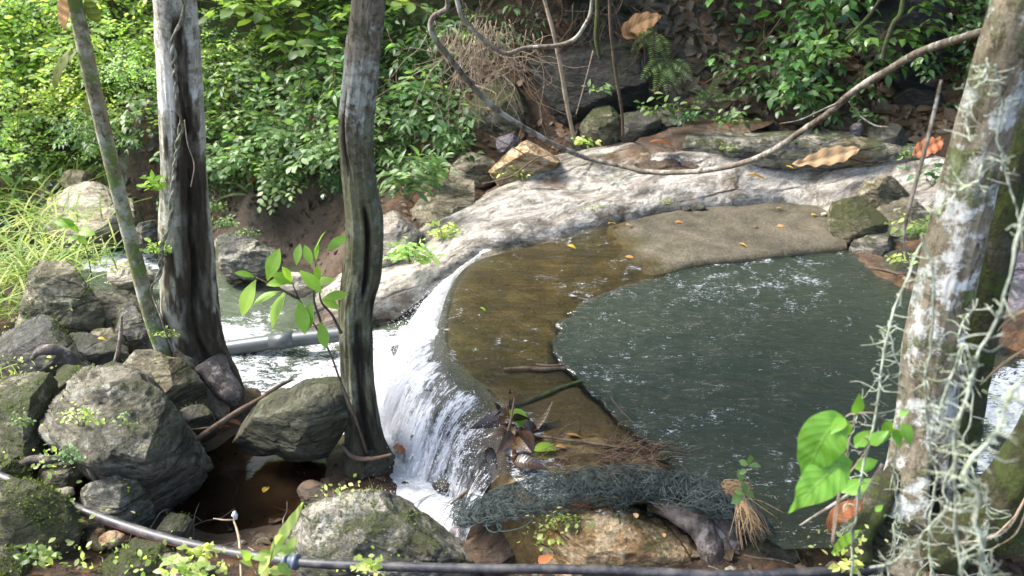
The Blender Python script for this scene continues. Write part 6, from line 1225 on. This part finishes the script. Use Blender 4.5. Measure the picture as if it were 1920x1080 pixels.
V, Fc, at = hero_leaf(None, '', [(1552,1000,1,2.3),(1562,975,12,2.3),(1580,960,16,2.3),(1600,950,13,2.3),(1618,938,2,2.3)], 'leaf_rust', 2.3); solo('fallen_leaf', (V, Fc), M['leaf_rust'], 'crumpled rust leaf caught behind the big-leaved plant stems', 'leaf', attrs=at)
V, Fc, at = hero_leaf(None, '', [(1560,1038,1,1.9),(1575,1022,8,1.9),(1592,1008,9,1.9),(1615,993,1,1.9)], 'leaf_yellow', 1.9); solo('fallen_leaf', (V, Fc), M['leaf_lime'], 'yellowing leaf at the bottom of the big-leaved plant', 'leaf', attrs=at)
for rows, m_, lb, y_ in [([(1483,309,1,6.25),(1500,307,6,6.25),(1525,302,13,6.28),(1555,295,17,6.3),(1585,287,13,6.32),(1603,281,7,6.33),(1612,278,1,6.33)],'leaf_tan','big curled tan dead leaf lying on the pale slab at the back',6.3),
 ([(1712,292,2,5.6),(1725,284,14,5.6),(1742,276,17,5.6),(1758,268,12,5.6),(1768,262,1,5.6)],'leaf_rust','large rust-red dead leaf propped behind the slab at right',5.6),
 ([(1195,75,2,7.2),(1180,62,16,7.2),(1200,45,20,7.2),(1225,35,12,7.2),(1240,28,1,7.2)],'leaf_dry','broad brown leaf lodged in the bank above the drooping fern',7.2)]:
    V, Fc, at = hero_leaf(None, '', rows, m_, y_, fold=.45); k_ = np.abs(at['lu'][:, 1]); V[:, 2] += .009*np.sin(at['lu'][:, 0]*31+np.sign(at['lu'][:, 1])*1.3)*k_*k_+.014*k_*fbm(V, 12, 2, 3); solo('fallen_leaf', (V, Fc), M[m_], lb, 'leaf', attrs=at)
# clump of wet brown leaves on the lip
rs_ = np.random.RandomState(8)
ct = thing('leaf_clump', 'clump of wet dark brown leaves caught on the lip of the weir', 'leaf clump', tuple(Z(965, 810, 0)))
for k in range(26):
    px, py = 962+rs_.randn()*20, 805+rs_.randn()*28; z = .01+.05*rs_.rand(); d = nrm(rs_.randn(3)*[.7, 1, .5]); u = nrm(rs_.randn(3)*.6+[0, -.2, .8])
    V, Fc, at = leaves([Z(px, py, z)], [d], [u], .08+.1*rs_.rand(), leaf_shape(.5, 6, .5, .8), k, rnd=np.array([rs_.rand()*.5])); part('dead_leaf', (V, Fc), M['leaf_wet'], ct, at)
# pebbles and little stones on the near bank
S_, f_ = cube_sphere(6); pv = [(1058,1080,-.14,.028,'rock_orange','white pebble under the black pipe at the bottom'),(1545,402,.05,.022,'rock_pale','white pebble at the right end of the dry concrete'),(1310,390,.05,.045,'rock_dark','flat black stone where slab and dry concrete meet'),(1288,392,.05,.028,'rock_dark','small black stone beside the flat one at the concrete edge'),
 (612,905,-.45,.03,'rock_orange','brown pebble at the edge of the puddle'),(830,910,-.4,.04,'rock_dark','dark pebble in the foam edge'),(210,1010,-.1,.04,'rock_orange','ochre pebble next to the reddish loose stone'),(120,925,-.1,.035,'rock_grey','grey pebble above the striped hose'),(860,1000,-.35,.035,'rock_purple','pinkish pebble in the brown gap'),(1610,455,.03,.04,'rock_bluish','bluish pebble at the end of the inner weir edge')]
for k, (px, py, z, r, m_, lb) in enumerate(pv):
    q = S_*np.array([1.3, 1, .7])*r*(1+.25*fbm(S_, 1.7, 3, k))[:, None]; solo('pebble', (q+Z(px, py, z), f_), M[m_], lb, 'pebble', 'pebbles')
# gravel-size stones strewn over the near bank
rs_ = np.random.RandomState(41); n = 900; xy = np.column_stack([rs_.uniform(-2.9, 1.9, n), rs_.uniform(2.05, 4.4, n)]); z_ = terrz(xy); ok = (z_ > -.5); xy = xy[ok]; z_ = z_[ok]; cv, cf = cube_sphere(2); n = len(xy)
sz = (.006+.03*rs_.rand(n)**3)[:, None, None]; V = (np.column_stack([xy, z_])[:, None]+cv[None]*sz*(1+.35*rs_.randn(n, len(cv), 1)*.4)*np.array([1.2, 1, .7])).reshape(-1, 3)
meta(part('gravel', (V, (cf[None]+(np.arange(n)*len(cv))[:, None, None]).reshape(-1, 4)), M['rock_grey']), 'small stones and grit on the near bank', 'gravel', kind='stuff')
# dead twigs strewn on the near bank
tb = []
for k in range(130):
    x = rs_.uniform(-2.6, 1.8); y = rs_.uniform(2.05, 3.2); z0 = tz(x, y); a = rs_.rand()*6.28; L = .06+.22*rs_.rand(); d = np.array([math.cos(a), math.sin(a), .15*rs_.randn()])
    P_ = np.array([[x, y, z0+.02]+d*L*t_+rs_.randn(3)*.008 for t_ in (0, .33, .66, 1.)]); tb.append(tube(cr(P_, 8), np.linspace(.0035, .0015, 8), 4))
V = cat(tb); meta(part('twig_litter', V, M['branch'], attrs=zero(V[0])), 'thin dead twigs strewn over the near bank', 'twigs', kind='stuff')
tb = []
for k in range(110):
    x = rs_.uniform(-.2, 4.2); y = rs_.uniform(6.8, 8.6); z0 = tz(x, y); a = rs_.rand()*6.28; L = .2+.5*rs_.rand(); d = np.array([math.cos(a), math.sin(a)*.5, .6*rs_.randn()])
    P_ = np.array([[x, y-.05, z0+.06]+d*L*t_+rs_.randn(3)*.03 for t_ in (0, .33, .66, 1.)]); tb.append(tube(cr(P_, 10), np.linspace(.006, .002, 10), 4))
V = cat(tb); meta(part('twig_litter', V, M['twig'], attrs=zero(V[0])), 'dark dead twigs tangled on the shaded bank', 'twigs', kind='stuff')

# two or more that would share a label: told apart by where they stand, left to right
from collections import defaultdict
_g = defaultdict(list)
for o in SC.objects:
    if o.parent is None and 'label' in o and 'category' in o: _g[o['label']].append(o)
for lb, os_ in _g.items():
    if 2 <= len(os_) <= 4 and 'bank_tree' not in os_[0].name:
        os_.sort(key=lambda o: o.location.x/(o.location.y*cp+(H-o.location.z)*sp))
        nm = {2: ['left', 'right'], 3: ['left', 'middle', 'right'], 4: ['leftmost', 'second', 'third', 'rightmost']}[len(os_)]
        for o, q in zip(os_, nm): o['label'] = q+' '+lb
